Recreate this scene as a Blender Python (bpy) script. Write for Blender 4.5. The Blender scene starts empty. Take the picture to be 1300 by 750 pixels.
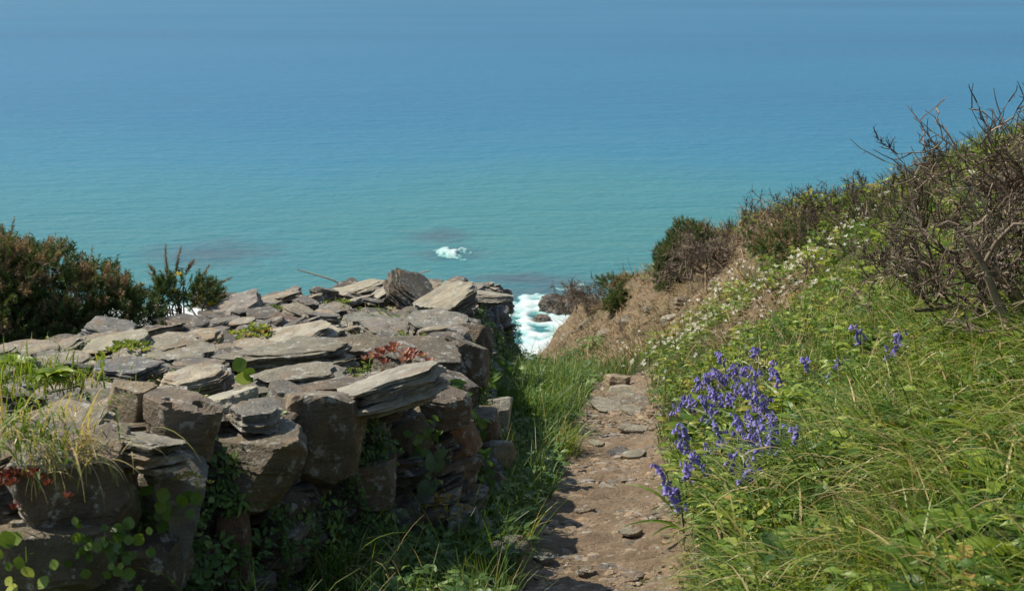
import bpy, bmesh, math, random
import numpy as np
from mathutils import Vector, Matrix, Euler

random.seed(7)
RNG = np.random.default_rng(7)
scene = bpy.context.scene
COL = scene.collection
R = math.radians

# ------------------------------------------------------------------ camera model (world: camera at origin, +Y out to sea, sea level -25)
SEA = -25.0
F = 1786.0
PITCH = R(13.08)
CP, SP = math.cos(PITCH), math.sin(PITCH)


def P(px, py, t):
    a, b = (px - 650.0) / F, (375.0 - py) / F
    return np.array([a * t, (CP + b * SP) * t, (-SP + b * CP) * t])


def proj(p):
    p = np.asarray(p, float)
    t = p[..., 1] * CP - p[..., 2] * SP
    u = p[..., 1] * SP + p[..., 2] * CP
    t = np.where(np.abs(t) < 1e-6, 1e-6, t)
    return 650 + F * p[..., 0] / t, 375 - F * u / t, t


# ------------------------------------------------------------------ numpy noise
def _hash(ix, iy, iz, seed):
    n = (ix.astype(np.int64) * 374761393 + iy.astype(np.int64) * 668265263 + iz.astype(np.int64) * 1274126177 + seed * 982451653) & 0xFFFFFFFF
    n = ((n ^ (n >> 13)) * 1103515245) & 0xFFFFFFFF
    n = ((n ^ (n >> 16)) * 2246822519) & 0xFFFFFFFF
    return ((n ^ (n >> 15)) & 0xFFFF) / 32767.5 - 1.0


def vnoise(p, seed=0):
    p = np.asarray(p, float)
    i = np.floor(p).astype(np.int64)
    f = p - i
    f = f * f * f * (f * (f * 6 - 15) + 10)
    out = 0
    for dx in (0, 1):
        for dy in (0, 1):
            for dz in (0, 1):
                w = (f[:, 0] if dx else 1 - f[:, 0]) * (f[:, 1] if dy else 1 - f[:, 1]) * (f[:, 2] if dz else 1 - f[:, 2])
                out = out + w * _hash(i[:, 0] + dx, i[:, 1] + dy, i[:, 2] + dz, seed)
    return out


def fbm(p, octs=3, seed=0):
    p = np.asarray(p, float)
    s, a, o = 0, 1.0, 0
    for k in range(octs):
        o = o + a * vnoise(p * (2 ** k), seed + k)
        s += a
        a *= .5
    return o / s


def xy0(x, y, s=1.0):
    x = np.asarray(x, float)
    return np.stack([x * s, np.asarray(y, float) * s, np.zeros_like(x)], 1)


# ------------------------------------------------------------------ terrain: a height field through surveyed points
def base_z(y):
    return -1.435 - .177 * y


def path_l(y):
    return -.03 + .104 * (np.asarray(y, float) - 5)


def path_r(y):
    return .68 + .078 * (np.asarray(y, float) - 5)


CTRL = []
for y in (-4, 0, 2.5, 5, 7, 9, 11, 12.3):
    z = base_z(y) if y >= 2 else base_z(2) + .25 * (2 - y) * .5
    CTRL += [(float(path_l(max(y, 3))), y, z), (float(path_r(max(y, 3))), y, z), (-1.2, y, z + .02)]
CTRL += [(-3.4, 4, -1.75), (-3.4, 7, -2.25), (-3.4, 10, -2.8), (-3.4, 13, -3.6), (-6, 2, -2.2), (-6, 7, -3.3), (-6, 12, -5.2),
         (-12, 0, -5), (-12, 10, -9), (-16, 20, -18), (-3, 16.5, -5.2), (-1.5, 15.5, -4.4), (0.1, 15.8, -4.75), (.5, 14.2, -4.2), (.9, 15.5, -4.65), (.9, 13.3, -3.9), (-1, 18.5, -6.6),
         (.5, 24, -8.6), (0, 35, -17.5), (0, 50, -27), (-15, 35, -25), (-30, 20, -27), (-30, 0, -20), (-30, 45, -29), (20, 60, -29),
         (-10, 27, -20)]
for a in ((1300, 750, 3.6), (1300, 600, 4.47), (1300, 450, 5.9), (1300, 300, 8.65), (1080, 600, 5.64), (1080, 450, 8.1), (1080, 330, 11.6),
          (950, 600, 6.7), (950, 450, 10.3), (950, 380, 13.4), (800, 408, 19.0), (762, 450, 18.0), (860, 385, 17.0), (830, 455, 13.8),
          (880, 430, 12.8), (700, 468, 17.5), (900, 330, 17.5), (1000, 320, 14.5), (730, 425, 22)):
    CTRL.append(tuple(P(*a)))
RIDGE = [(1300, 178, 12), (1200, 212, 12.5), (1130, 246, 14), (1060, 258, 15.5), (1000, 277, 17), (920, 292, 19), (850, 345, 21.5), (790, 375, 23.5), (740, 395, 25.5), (704, 430, 27)]
for a in RIDGE:
    q = P(*a)
    CTRL += [tuple(q), (q[0] + .5, q[1] + 4, q[2] - 2.6), (q[0] + 3, q[1] + 12, min(q[2] - 11, SEA + 12))]
CTRL += [(8, 12, .3), (8, 5, 1.3), (5, 2, .6), (12, 8, 2.6), (4, -4, .8), (12, -4, 4), (25, 10, 6), (25, 30, -8), (30, 50, -26), (9, 20, -4.5)]
CTRL = np.array(CTRL, float)
_C2 = .8 ** 2


def _kern(ax, ay, bx, by):
    return np.sqrt((ax[:, None] - bx[None]) ** 2 + (ay[:, None] - by[None]) ** 2 + _C2)


_n = len(CTRL)
_A = np.zeros((_n + 3, _n + 3))
_A[:_n, :_n] = _kern(CTRL[:, 0], CTRL[:, 1], CTRL[:, 0], CTRL[:, 1]) + np.eye(_n) * -.02
_A[:_n, _n] = 1
_A[:_n, _n + 1:] = CTRL[:, :2]
_A[_n:, :_n] = _A[:_n, _n:].T
_W = np.linalg.solve(_A, np.concatenate([CTRL[:, 2], [0, 0, 0]]))


def gz0(x, y):
    x, y = np.atleast_1d(np.asarray(x, float)), np.atleast_1d(np.asarray(y, float))
    out = np.empty_like(x)
    for s in range(0, len(x), 20000):
        a, b = x[s:s + 20000], y[s:s + 20000]
        out[s:s + 20000] = _kern(a, b, CTRL[:, 0], CTRL[:, 1]) @ _W[:_n] + _W[_n] + a * _W[_n + 1] + b * _W[_n + 2]
    return np.maximum(out, SEA - 3)


def on_ground(px, py, h=0.0):
    """the ground point under something that stands h above it and is seen along this sight line"""
    ts = np.concatenate([np.arange(2.2, 12, .02), np.arange(12, 45, .05)])
    pts = np.stack([P(px, py, t) for t in ts])
    d = pts[:, 2] - h - gz0(pts[:, 0], pts[:, 1])
    k = np.argmax(d < 0) if (d < 0).any() else len(ts) - 1
    q = pts[k]
    return np.array([q[0], q[1], gz0(q[0], q[1])[0]])


SOIL = [(on_ground(a, b)[:2], r) for a, b, r in ((800, 400, 2.4), (760, 420, 2.6), (730, 432, 2.2), (845, 372, 1.8), (770, 440, 1.6), (715, 438, 2.), (870, 395, 1.3), (835, 425, 1.1), (905, 350, 1.), (960, 395, .5), (840, 355, 2))]


def soil_mask(x, y):
    m = np.zeros_like(np.asarray(x, float))
    for (c, r) in SOIL:
        m = np.maximum(m, np.clip(1.4 - np.hypot(x - c[0], y - c[1]) / r, 0, 1))
    m = m + .55 * fbm(xy0(x, y, 1.3), 3, 5) * (m > .02)
    return np.clip(m, 0, 1)


def gz(x, y):
    x, y = np.atleast_1d(np.asarray(x, float)), np.atleast_1d(np.asarray(y, float))
    z = gz0(x, y)
    pl, pr = path_l(y), path_r(y)
    mid, half = (pl + pr) / 2, (pr - pl) / 2
    onp = np.clip(1.25 - np.abs(x - mid) / half, 0, 1) * (y < 13) * (y > 1)
    far = np.clip((np.hypot(x, y) - 9) / 12, 0, 1)
    z = z + (.035 + .22 * far) * fbm(xy0(x, y, 1.7), 3, 11) * (1 - onp * .8) - .05 * np.minimum(onp, .6)
    s = soil_mask(x, y)
    z = z + s * (.2 * np.abs(fbm(xy0(x, y, 2.3), 3, 21)) + .1 * np.floor(2.5 * fbm(xy0(x, y * .6, 1.1), 2, 31)) / 2.5)
    return z


def gz1(x, y):
    return float(gz(x, y)[0])


WALLP = np.array([(-.16, 15.3), (-.2, 14.4), (-.36, 13.), (-.42, 11.4), (-.37, 9.5), (-.34, 8.), (-.36, 6.8), (-.42, 6.1), (-.55, 5.72), (-.75, 5.35), (-1.02, 4.72),
                  (-1.25, 4.35), (-1.6, 4.12), (-2.3, 3.9), (-3., 3.8), (-3.2, 6), (-2.9, 7.9), (-2.5, 8.9), (-2.36, 10), (-2.28, 11.2), (-2.25, 12.4), (-1.8, 13.6), (-1, 15.2)])


def in_wall(x, y, grow=0.0):
    x, y = np.atleast_1d(x), np.atleast_1d(y)
    poly = WALLP
    c = poly.mean(0)
    if grow:
        d = poly - c
        poly = c + d * (1 + grow / np.linalg.norm(d, axis=1))[:, None]
    ins = np.zeros(len(x), bool)
    j = len(poly) - 1
    for i in range(len(poly)):
        xi, yi = poly[i]
        xj, yj = poly[j]
        cr = ((yi > y) != (yj > y)) & (x < (xj - xi) * (y - yi) / (yj - yi + 1e-12) + xi)
        ins ^= cr
        j = i
    return ins


def wt(x, y):
    return -.75 - .177 * y


def on_wall(px, py, up=0.0):
    a, b = (px - 650) / F, (375 - py) / F
    dy, dz = CP + b * SP, -SP + b * CP
    t = (-.75 + up) / (dz + .177 * dy)
    return np.array([a * t, dy * t, dz * t]), t


# ------------------------------------------------------------------ mesh plumbing
class Buf:
    def __init__(self):
        self.v, self.f, self.t, self.n = [], [], [], 0

    def add(self, v, f, tint=.5):
        v = np.asarray(v, float).reshape(-1, 3)
        self.v.append(v)
        self.t.append(np.broadcast_to(np.asarray(tint, float), (len(v),)))
        f = np.asarray(f, int)
        self.f.append(f + self.n)
        self.n += len(v)

    def inst(self, tv, tf, Rm, T, S, tint, ttint=None):
        """copies of one small shape: Rm (N,3,3) whose columns are the axes, T (N,3), S (N,) or (N,3), tint (N,)"""
        N = len(T)
        if N == 0:
            return
        S = np.asarray(S, float)
        S = S[:, None] if S.ndim == 1 else S
        V = np.einsum('nij,nkj->nki', Rm, tv[None] * S[:, None, :] if S.shape[1] == 3 else tv[None] * S[:, :, None]) + T[:, None]
        k = len(tv)
        Fc = tf[None] + (np.arange(N) * k)[:, None, None]
        tt = np.repeat(np.asarray(tint, float), k)
        if ttint is not None:
            tt = tt + np.tile(ttint, N)
        self.add(V.reshape(-1, 3), Fc.reshape(-1, tf.shape[1]), np.clip(tt, 0, 1))

    def mesh(self, name, smooth=False):
        me = bpy.data.meshes.new(name)
        V = np.concatenate(self.v)
        T = np.concatenate(self.t)
        counts = np.concatenate([np.full(len(f), f.shape[1]) for f in self.f])
        loops = np.concatenate([f.ravel() for f in self.f])
        me.vertices.add(len(V))
        me.vertices.foreach_set('co', V.ravel().astype(np.float32))
        me.loops.add(len(loops))
        me.loops.foreach_set('vertex_index', loops.astype(np.int32))
        me.polygons.add(len(counts))
        st = np.concatenate([[0], np.cumsum(counts)[:-1]])
        me.polygons.foreach_set('loop_start', st.astype(np.int32))
        me.polygons.foreach_set('use_smooth', np.full(len(counts), bool(smooth)))
        me.update(calc_edges=True)
        at = me.attributes.new('tint', 'FLOAT', 'POINT')
        at.data.foreach_set('value', T.astype(np.float32))
        return me


def link(name, me, mat=None, parent=None, loc=None, rot=None):
    o = bpy.data.objects.new(name, me)
    COL.objects.link(o)
    if mat is not None and me is not None and not me.materials:
        me.materials.append(mat)
    if parent is not None:
        o.parent = parent
    if loc is not None:
        o.location = loc
    if rot is not None:
        o.rotation_euler = rot
    return o


def tag(o, label=None, cat=None, group=None, kind=None):
    if label:
        o['label'] = label
    if cat:
        o['category'] = cat
    if group:
        o['group'] = group
    if kind:
        o['kind'] = kind
    return o


def empty(name, loc, label, cat, group=None, rz=0):
    o = bpy.data.objects.new(name, None)
    o.empty_display_size = .1
    COL.objects.link(o)
    o.location = loc
    o.rotation_euler = (0, 0, rz)
    return tag(o, label, cat, group)


def copy_tree(o, parent=None):
    c = o.copy()
    COL.objects.link(c)
    c.parent = parent
    for ch in list(o.children):
        copy_tree(ch, c)
    return c


def frames(D, roll=None, upv=(0, 0, 1)):
    """axes with the y column along D; z column as near to up as can be, turned by roll about D"""
    D = np.asarray(D, float)
    D = D / np.linalg.norm(D, axis=1, keepdims=True)
    up = np.broadcast_to(np.asarray(upv, float), D.shape)
    X = np.cross(D, up)
    l = np.linalg.norm(X, axis=1, keepdims=True)
    X = np.where(l < 1e-3, np.array([[1., 0, 0]]), X / np.maximum(l, 1e-6))
    Z = np.cross(X, D)
    if roll is not None:
        c, s = np.cos(roll)[:, None], np.sin(roll)[:, None]
        X, Z = X * c + Z * s, Z * c - X * s
    return np.stack([X, D, Z], 2)


def leaf_t(width=.35, n=5, fold=.12, curl=.25, shape='oval', wave=0.0):
    vs, fs = [], []
    for i in range(n + 1):
        s = i / n
        if shape == 'oval':
            w = math.sin(math.pi * min(1, s * .97 + .03)) ** .75
        elif shape == 'lance':
            w = (math.sin(math.pi * s ** .8) ** .8) if s > 0 else .15
            w = max(w, .12 * (1 - s))
        elif shape == 'strap':
            w = min(1, .55 + 1.5 * s) * (1 - s ** 4)
        elif shape == 'petal':
            w = (s ** .7) * (1 - .35 * s ** 6)
        else:
            w = 1 - s
        w *= width / 2
        z = -curl * s * s
        y = s * (1 - .25 * abs(curl) * s)
        zz = wave * math.sin(i * 2.1)
        vs += [(-w, y, z + fold * w * 2 + zz), (0, y, z), (w, y, z + fold * w * 2 - zz)]
        if i:
            a = 3 * (i - 1)
            fs += [(a, a + 1, a + 4, a + 3), (a + 1, a + 2, a + 5, a + 4)]
    return np.array(vs), np.array(fs)


def rand_dirs(n, zlo=-.2, zhi=1., rng=RNG):
    z = rng.uniform(zlo, zhi, n)
    a = rng.uniform(0, 2 * math.pi, n)
    r = np.sqrt(np.maximum(0, 1 - z * z))
    return np.stack([r * np.cos(a), r * np.sin(a), z], 1)


def tube(buf, pts, rad, sides=4, tint=.5):
    pts = np.asarray(pts, float)
    n = len(pts)
    rad = np.broadcast_to(np.asarray(rad, float), (n,))
    d = np.gradient(pts, axis=0)
    d /= np.maximum(np.linalg.norm(d, axis=1, keepdims=True), 1e-9)
    m = d.mean(0)
    ref = np.array([1., 0, 0]) if abs(m[0]) < .6 * np.linalg.norm(m) + 1e-9 else np.array([0, 1., 0])
    X = np.cross(d, ref)
    X /= np.maximum(np.linalg.norm(X, axis=1, keepdims=True), 1e-9)
    Y = np.cross(d, X)
    a = np.arange(sides) * 2 * math.pi / sides
    V = pts[:, None] + rad[:, None, None] * (X[:, None] * np.cos(a)[None, :, None] + Y[:, None] * np.sin(a)[None, :, None])
    i = np.arange(n - 1)[:, None] * sides
    k = np.arange(sides)[None]
    k2 = (k + 1) % sides
    fs = np.stack([i + k, i + k2, i + sides + k2, i + sides + k], 2).reshape(-1, 4)
    buf.add(V.reshape(-1, 3), fs, tint)


def grass(buf, base, length, lean_dir, lean, bend, width, tint, K=4, yaw=None):
    """blades: base (N,3); lean_dir (N,2); lean = start tilt, bend = extra tilt towards the tip (radians)"""
    N = len(base)
    if N == 0:
        return
    s = np.linspace(0, 1, K + 1)
    ang = lean[:, None] + bend[:, None] * s[None] ** 1.3
    seg = length[:, None] / K
    dx, dz = np.sin(ang) * seg, np.cos(ang) * seg
    H = np.concatenate([np.zeros((N, 1)), np.cumsum((dx[:, 1:] + dx[:, :-1]) / 2, 1)], 1)
    Z = np.concatenate([np.zeros((N, 1)), np.cumsum((dz[:, 1:] + dz[:, :-1]) / 2, 1)], 1)
    ld = np.concatenate([lean_dir, np.zeros((N, 1))], 1)
    c = base[:, None] + ld[:, None] * H[..., None]
    c[..., 2] += Z
    if yaw is None:
        yaw = RNG.uniform(0, math.pi, N)
    a0 = np.arctan2(lean_dir[:, 1], lean_dir[:, 0]) + math.pi / 2 + (yaw - math.pi / 2) * .55
    side = np.stack([np.cos(a0), np.sin(a0), np.zeros(N)], 1)
    w = width[:, None] * (1 - s[None] ** 2.2) * .5 + .0004
    L = c - side[:, None] * w[..., None]
    Rr = c + side[:, None] * w[..., None]
    V = np.stack([L, Rr], 2).reshape(N, -1, 3)
    k = 2 * (K + 1)
    t = np.arange(K) * 2
    tf = np.stack([t, t + 1, t + 3, t + 2], 1)
    Fc = tf[None] + (np.arange(N) * k)[:, None, None]
    tt = np.repeat(tint, k) + np.tile(np.repeat(s * .1, 2), N)
    buf.add(V.reshape(-1, 3), Fc.reshape(-1, 4), np.clip(tt, 0, 1))


# ------------------------------------------------------------------ materials
def mat_new(name):
    m = bpy.data.materials.new(name)
    m.use_nodes = True
    nt = m.node_tree
    nt.nodes.clear()
    out = nt.nodes.new('ShaderNodeOutputMaterial')
    return m, nt, nt.nodes, nt.links, out


def ramp(nodes, stops, interp='LINEAR'):
    r = nodes.new('ShaderNodeValToRGB')
    r.color_ramp.interpolation = interp
    e = r.color_ramp.elements
    while len(e) < len(stops):
        e.new(.5)
    for el, (p, c) in zip(e, stops):
        el.position = p
        el.color = (*c, 1) if len(c) == 3 else c
    return r


def foliage(name, stops, rough=.5, trans=.35, spec=.35, vein=0.0):
    m, nt, N, L, out = mat_new(name)
    at = N.new('ShaderNodeAttribute')
    at.attribute_name = 'tint'
    tc = N.new('ShaderNodeTexCoord')
    nz = N.new('ShaderNodeTexNoise')
    nz.inputs['Scale'].default_value = 35
    nz.inputs['Detail'].default_value = 2
    L.new(tc.outputs['Object'], nz.inputs['Vector'])
    ma = N.new('ShaderNodeMath')
    ma.operation = 'MULTIPLY_ADD'
    L.new(nz.outputs['Fac'], ma.inputs[0])
    ma.inputs[1].default_value = .22
    L.new(at.outputs['Fac'], ma.inputs[2])
    sb = N.new('ShaderNodeMath')
    sb.operation = 'SUBTRACT'
    L.new(ma.outputs[0], sb.inputs[0])
    sb.inputs[1].default_value = .11
    r = ramp(N, stops)
    L.new(sb.outputs[0], r.inputs[0])
    p = N.new('ShaderNodeBsdfPrincipled')
    p.inputs['Roughness'].default_value = rough
    p.inputs['Specular IOR Level'].default_value = spec
    L.new(r.outputs[0], p.inputs['Base Color'])
    if trans > 0:
        tr = N.new('ShaderNodeBsdfTranslucent')
        g = N.new('ShaderNodeMixRGB')
        g.blend_type = 'MULTIPLY'
        g.inputs[0].default_value = 1
        L.new(r.outputs[0], g.inputs[1])
        g.inputs[2].default_value = (1.3, 1.3, .7, 1)
        L.new(g.outputs[0], tr.inputs['Color'])
        mx = N.new('ShaderNodeMixShader')
        mx.inputs[0].default_value = trans
        L.new(p.outputs[0], mx.inputs[1])
        L.new(tr.outputs[0], mx.inputs[2])
        L.new(mx.outputs[0], out.inputs[0])
    else:
        L.new(p.outputs[0], out.inputs[0])
    return m


M = {}
M['grass'] = foliage('grass_blades', [(0, (.02, .05, .01)), (.3, (.05, .115, .018)), (.55, (.135, .22, .03)), (.75, (.28, .325, .062)), (.88, (.38, .28, .12)), (1, (.52, .42, .22))], .42, .35, .4)
M['leaf'] = foliage('green_leaves', [(0, (.025, .065, .014)), (.35, (.08, .16, .024)), (.65, (.2, .29, .04)), (.85, (.36, .42, .07)), (1, (.36, .24, .08))], .42, .35, .4)
M['shade_leaf'] = foliage('deep_green_leaves', [(0, (.03, .07, .02)), (.5, (.085, .17, .045)), (.8, (.17, .28, .07)), (1, (.3, .36, .14))], .45, .3)
M['grey_leaf'] = foliage('grey_green_leaves', [(0, (.06, .10, .06)), (.5, (.13, .2, .11)), (1, (.26, .32, .2))], .55, .3)
M['gorse'] = foliage('gorse_spines', [(0, (.02, .045, .015)), (.35, (.05, .095, .026)), (.6, (.12, .16, .045)), (.75, (.24, .165, .09)), (1, (.37, .26, .17))], .55, .2)
M['dead'] = foliage('dry_stalks', [(0, (.10, .065, .04)), (.5, (.24, .165, .1)), (1, (.46, .36, .25))], .7, .15, .2)
M['litter'] = foliage('dry_litter', [(0, (.12, .08, .045)), (.5, (.25, .175, .1)), (1, (.42, .32, .2))], .8, .05, .2)
M['twig'] = foliage('bare_twigs', [(0, (.04, .029, .022)), (.5, (.14, .102, .075)), (.8, (.29, .23, .175)), (1, (.48, .42, .34))], .75, 0, .25)
M['redleaf'] = foliage('red_stonecrop', [(0, (.10, .02, .02)), (.4, (.25, .06, .045)), (.7, (.4, .17, .13)), (1, (.62, .4, .35))], .45, .2, .4)
M['succulent'] = foliage('stonecrop', [(0, (.08, .13, .03)), (.4, (.22, .3, .06)), (.7, (.42, .46, .13)), (1, (.5, .3, .17))], .45, .25, .4)
M['white'] = foliage('white_petals', [(0, (.6, .56, .48)), (1, (.84, .82, .76))], .6, .3, .2)
M['yellow'] = foliage('yellow_petals', [(0, (.75, .45, .02)), (1, (.85, .68, .06))], .5, .25, .3)
M['cream'] = foliage('cream_petals', [(0, (.75, .68, .35)), (1, (.85, .8, .5))], .5, .25, .3)
M['blue'] = foliage('bluebell_petals', [(0, (.08, .075, .33)), (.5, (.22, .19, .64)), (1, (.43, .37, .8))], .5, .3, .3)
M['bstem'] = foliage('bluebell_stems', [(0, (.03, .055, .03)), (1, (.08, .10, .07))], .5, 0)
M['gold'] = foliage('dry_seed_heads', [(0, (.2, .12, .03)), (.6, (.46, .31, .1)), (1, (.62, .48, .22))], .6, .2)


def slate_mat():
    m, nt, N, L, out = mat_new('slate')
    oi = N.new('ShaderNodeObjectInfo')
    tc = N.new('ShaderNodeTexCoord')
    ofs = N.new('ShaderNodeVectorMath')
    ofs.operation = 'MULTIPLY_ADD'
    L.new(oi.outputs['Random'], ofs.inputs[0])
    ofs.inputs[1].default_value = (37, 53, 71)
    L.new(tc.outputs['Object'], ofs.inputs[2])
    V = ofs.outputs[0]
    mp = N.new('ShaderNodeMapping')
    mp.inputs['Scale'].default_value = (9, 9, 48)
    L.new(V, mp.inputs[0])
    lay = N.new('ShaderNodeTexNoise')
    lay.inputs['Scale'].default_value = 1
    lay.inputs['Detail'].default_value = 5
    lay.inputs['Distortion'].default_value = 1.2
    lay.inputs['Roughness'].default_value = .6
    L.new(mp.outputs[0], lay.inputs['Vector'])
    big = N.new('ShaderNodeTexNoise')
    big.inputs['Scale'].default_value = 9
    big.inputs['Detail'].default_value = 6
    big.inputs['Roughness'].default_value = .65
    L.new(V, big.inputs['Vector'])
    fine = N.new('ShaderNodeTexNoise')
    fine.inputs['Scale'].default_value = 70
    fine.inputs['Detail'].default_value = 5
    fine.inputs['Roughness'].default_value = .7
    L.new(V, fine.inputs['Vector'])
    # the stone's own colour, banded and mottled
    at = N.new('ShaderNodeAttribute')
    at.attribute_name = 'tint'
    tr = ramp(N, [(0, (.45, .42, .40)), (.35, (.85, .85, .87)), (.5, (1, 1, 1)), (.75, (1.35, 1.22, 1.0)), (1, (1.7, 1.65, 1.5))])
    L.new(at.outputs['Fac'], tr.inputs[0])
    m0 = N.new('ShaderNodeMixRGB')
    m0.blend_type = 'MULTIPLY'
    m0.inputs[0].default_value = 1
    L.new(oi.outputs['Color'], m0.inputs[1])
    L.new(tr.outputs[0], m0.inputs[2])
    r1 = ramp(N, [(.28, (.45, .43, .43)), (.5, (1, 1, 1)), (.72, (1.5, 1.42, 1.3))])
    L.new(lay.outputs['Fac'], r1.inputs[0])
    m1 = N.new('ShaderNodeMixRGB')
    m1.blend_type = 'MULTIPLY'
    m1.inputs[0].default_value = .4
    L.new(m0.outputs[0], m1.inputs[1])
    L.new(r1.outputs[0], m1.inputs[2])
    r2 = ramp(N, [(.3, (.5, .48, .47)), (.55, (1.05, 1.02, 1)), (.75, (1.3, 1.2, 1.08))])
    L.new(big.outputs['Fac'], r2.inputs[0])
    m2 = N.new('ShaderNodeMixRGB')
    m2.blend_type = 'MULTIPLY'
    m2.inputs[0].default_value = .85
    L.new(m1.outputs[0], m2.inputs[1])
    L.new(r2.outputs[0], m2.inputs[2])
    # rust
    rn = N.new('ShaderNodeTexNoise')
    rn.inputs['Scale'].default_value = 6
    rn.inputs['Detail'].default_value = 4
    rn.inputs['Distortion'].default_value = .6
    o2 = N.new('ShaderNodeVectorMath')
    o2.operation = 'ADD'
    L.new(V, o2.inputs[0])
    o2.inputs[1].default_value = (11, 3, 7)
    L.new(o2.outputs[0], rn.inputs['Vector'])
    rr = ramp(N, [(.52, (0, 0, 0)), (.68, (.7, .7, .7))])
    L.new(rn.outputs['Fac'], rr.inputs[0])
    m3 = N.new('ShaderNodeMixRGB')
    L.new(rr.outputs[0], m3.inputs[0])
    L.new(m2.outputs[0], m3.inputs[1])
    m3.inputs[2].default_value = (.225, .15, .085, 1)
    # pale lichen crusts
    vo = N.new('ShaderNodeTexNoise')
    vo.inputs['Scale'].default_value = 17
    vo.inputs['Detail'].default_value = 7
    vo.inputs['Roughness'].default_value = .72
    o3 = N.new('ShaderNodeVectorMath')
    o3.operation = 'ADD'
    L.new(V, o3.inputs[0])
    o3.inputs[1].default_value = (5, 31, 17)
    L.new(o3.outputs[0], vo.inputs['Vector'])
    lr = ramp(N, [(.55, (0, 0, 0)), (.62, (.75, .75, .75))])
    L.new(vo.outputs['Fac'], lr.inputs[0])
    m4 = N.new('ShaderNodeMixRGB')
    L.new(lr.outputs[0], m4.inputs[0])
    L.new(m3.outputs[0], m4.inputs[1])
    m4.inputs[2].default_value = (.45, .44, .40, 1)
    p = N.new('ShaderNodeBsdfPrincipled')
    p.inputs['Roughness'].default_value = .6
    p.inputs['Specular IOR Level'].default_value = .5
    L.new(m4.outputs[0], p.inputs['Base Color'])
    a = N.new('ShaderNodeMath')
    a.operation = 'MULTIPLY_ADD'
    L.new(lay.outputs['Fac'], a.inputs[0])
    a.inputs[1].default_value = .4
    L.new(big.outputs['Fac'], a.inputs[2])
    a2 = N.new('ShaderNodeMath')
    a2.operation = 'MULTIPLY_ADD'
    L.new(fine.outputs['Fac'], a2.inputs[0])
    a2.inputs[1].default_value = .65
    L.new(a.outputs[0], a2.inputs[2])
    b = N.new('ShaderNodeBump')
    b.inputs['Strength'].default_value = .9
    b.inputs['Distance'].default_value = .025
    L.new(a2.outputs[0], b.inputs['Height'])
    L.new(b.outputs[0], p.inputs['Normal'])
    L.new(p.outputs[0], out.inputs[0])
    return m


M['slate'] = slate_mat()


def earth_mat(name, stops, scale=6, bump=.6, dist=.03, attr=None, stops2=None, detail=8):
    m, nt, N, L, out = mat_new(name)
    tc = N.new('ShaderNodeTexCoord')
    n1 = N.new('ShaderNodeTexNoise')
    n1.inputs['Scale'].default_value = scale
    n1.inputs['Detail'].default_value = detail
    n1.inputs['Roughness'].default_value = .68
    L.new(tc.outputs['Object'], n1.inputs['Vector'])
    n2 = N.new('ShaderNodeTexNoise')
    n2.inputs['Scale'].default_value = scale * 9
    n2.inputs['Detail'].default_value = 6
    n2.inputs['Roughness'].default_value = .7
    L.new(tc.outputs['Object'], n2.inputs['Vector'])
    mx = N.new('ShaderNodeMath')
    mx.operation = 'MULTIPLY_ADD'
    L.new(n2.outputs['Fac'], mx.inputs[0])
    mx.inputs[1].default_value = .45
    h = N.new('ShaderNodeMath')
    h.operation = 'MULTIPLY'
    L.new(n1.outputs['Fac'], h.inputs[0])
    h.inputs[1].default_value = .6
    L.new(h.outputs[0], mx.inputs[2])
    r = ramp(N, stops)
    L.new(mx.outputs[0], r.inputs[0])
    colr = r.outputs[0]
    if attr:
        at = N.new('ShaderNodeAttribute')
        at.attribute_name = 'tint'
        r2 = ramp(N, stops2)
        L.new(mx.outputs[0], r2.inputs[0])
        mm = N.new('ShaderNodeMixRGB')
        L.new(at.outputs['Fac'], mm.inputs[0])
        L.new(colr, mm.inputs[1])
        L.new(r2.outputs[0], mm.inputs[2])
        colr = mm.outputs[0]
    p = N.new('ShaderNodeBsdfPrincipled')
    p.inputs['Roughness'].default_value = .9
    p.inputs['Specular IOR Level'].default_value = .2
    L.new(colr, p.inputs['Base Color'])
    b = N.new('ShaderNodeBump')
    b.inputs['Strength'].default_value = bump
    b.inputs['Distance'].default_value = dist
    L.new(mx.outputs[0], b.inputs['Height'])
    L.new(b.outputs[0], p.inputs['Normal'])
    L.new(p.outputs[0], out.inputs[0])
    return m


M['ground'] = earth_mat('turf_and_soil', [(.3, (.02, .022, .01)), (.55, (.06, .065, .025)), (.75, (.12, .10, .05))], 3, .8, .06, True,
                        [(.3, (.075, .055, .035)), (.52, (.165, .122, .078)), (.75, (.29, .23, .155))])
M['path'] = earth_mat('trodden_earth', [(.28, (.09, .067, .045)), (.5, (.195, .143, .096)), (.62, (.28, .213, .148)), (.78, (.42, .35, .265))], 5, 1, .05)
M['rubble'] = earth_mat('rubble_core', [(.3, (.015, .012, .01)), (.55, (.055, .042, .033)), (.8, (.12, .1, .085))], 7, 1, .05)


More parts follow.
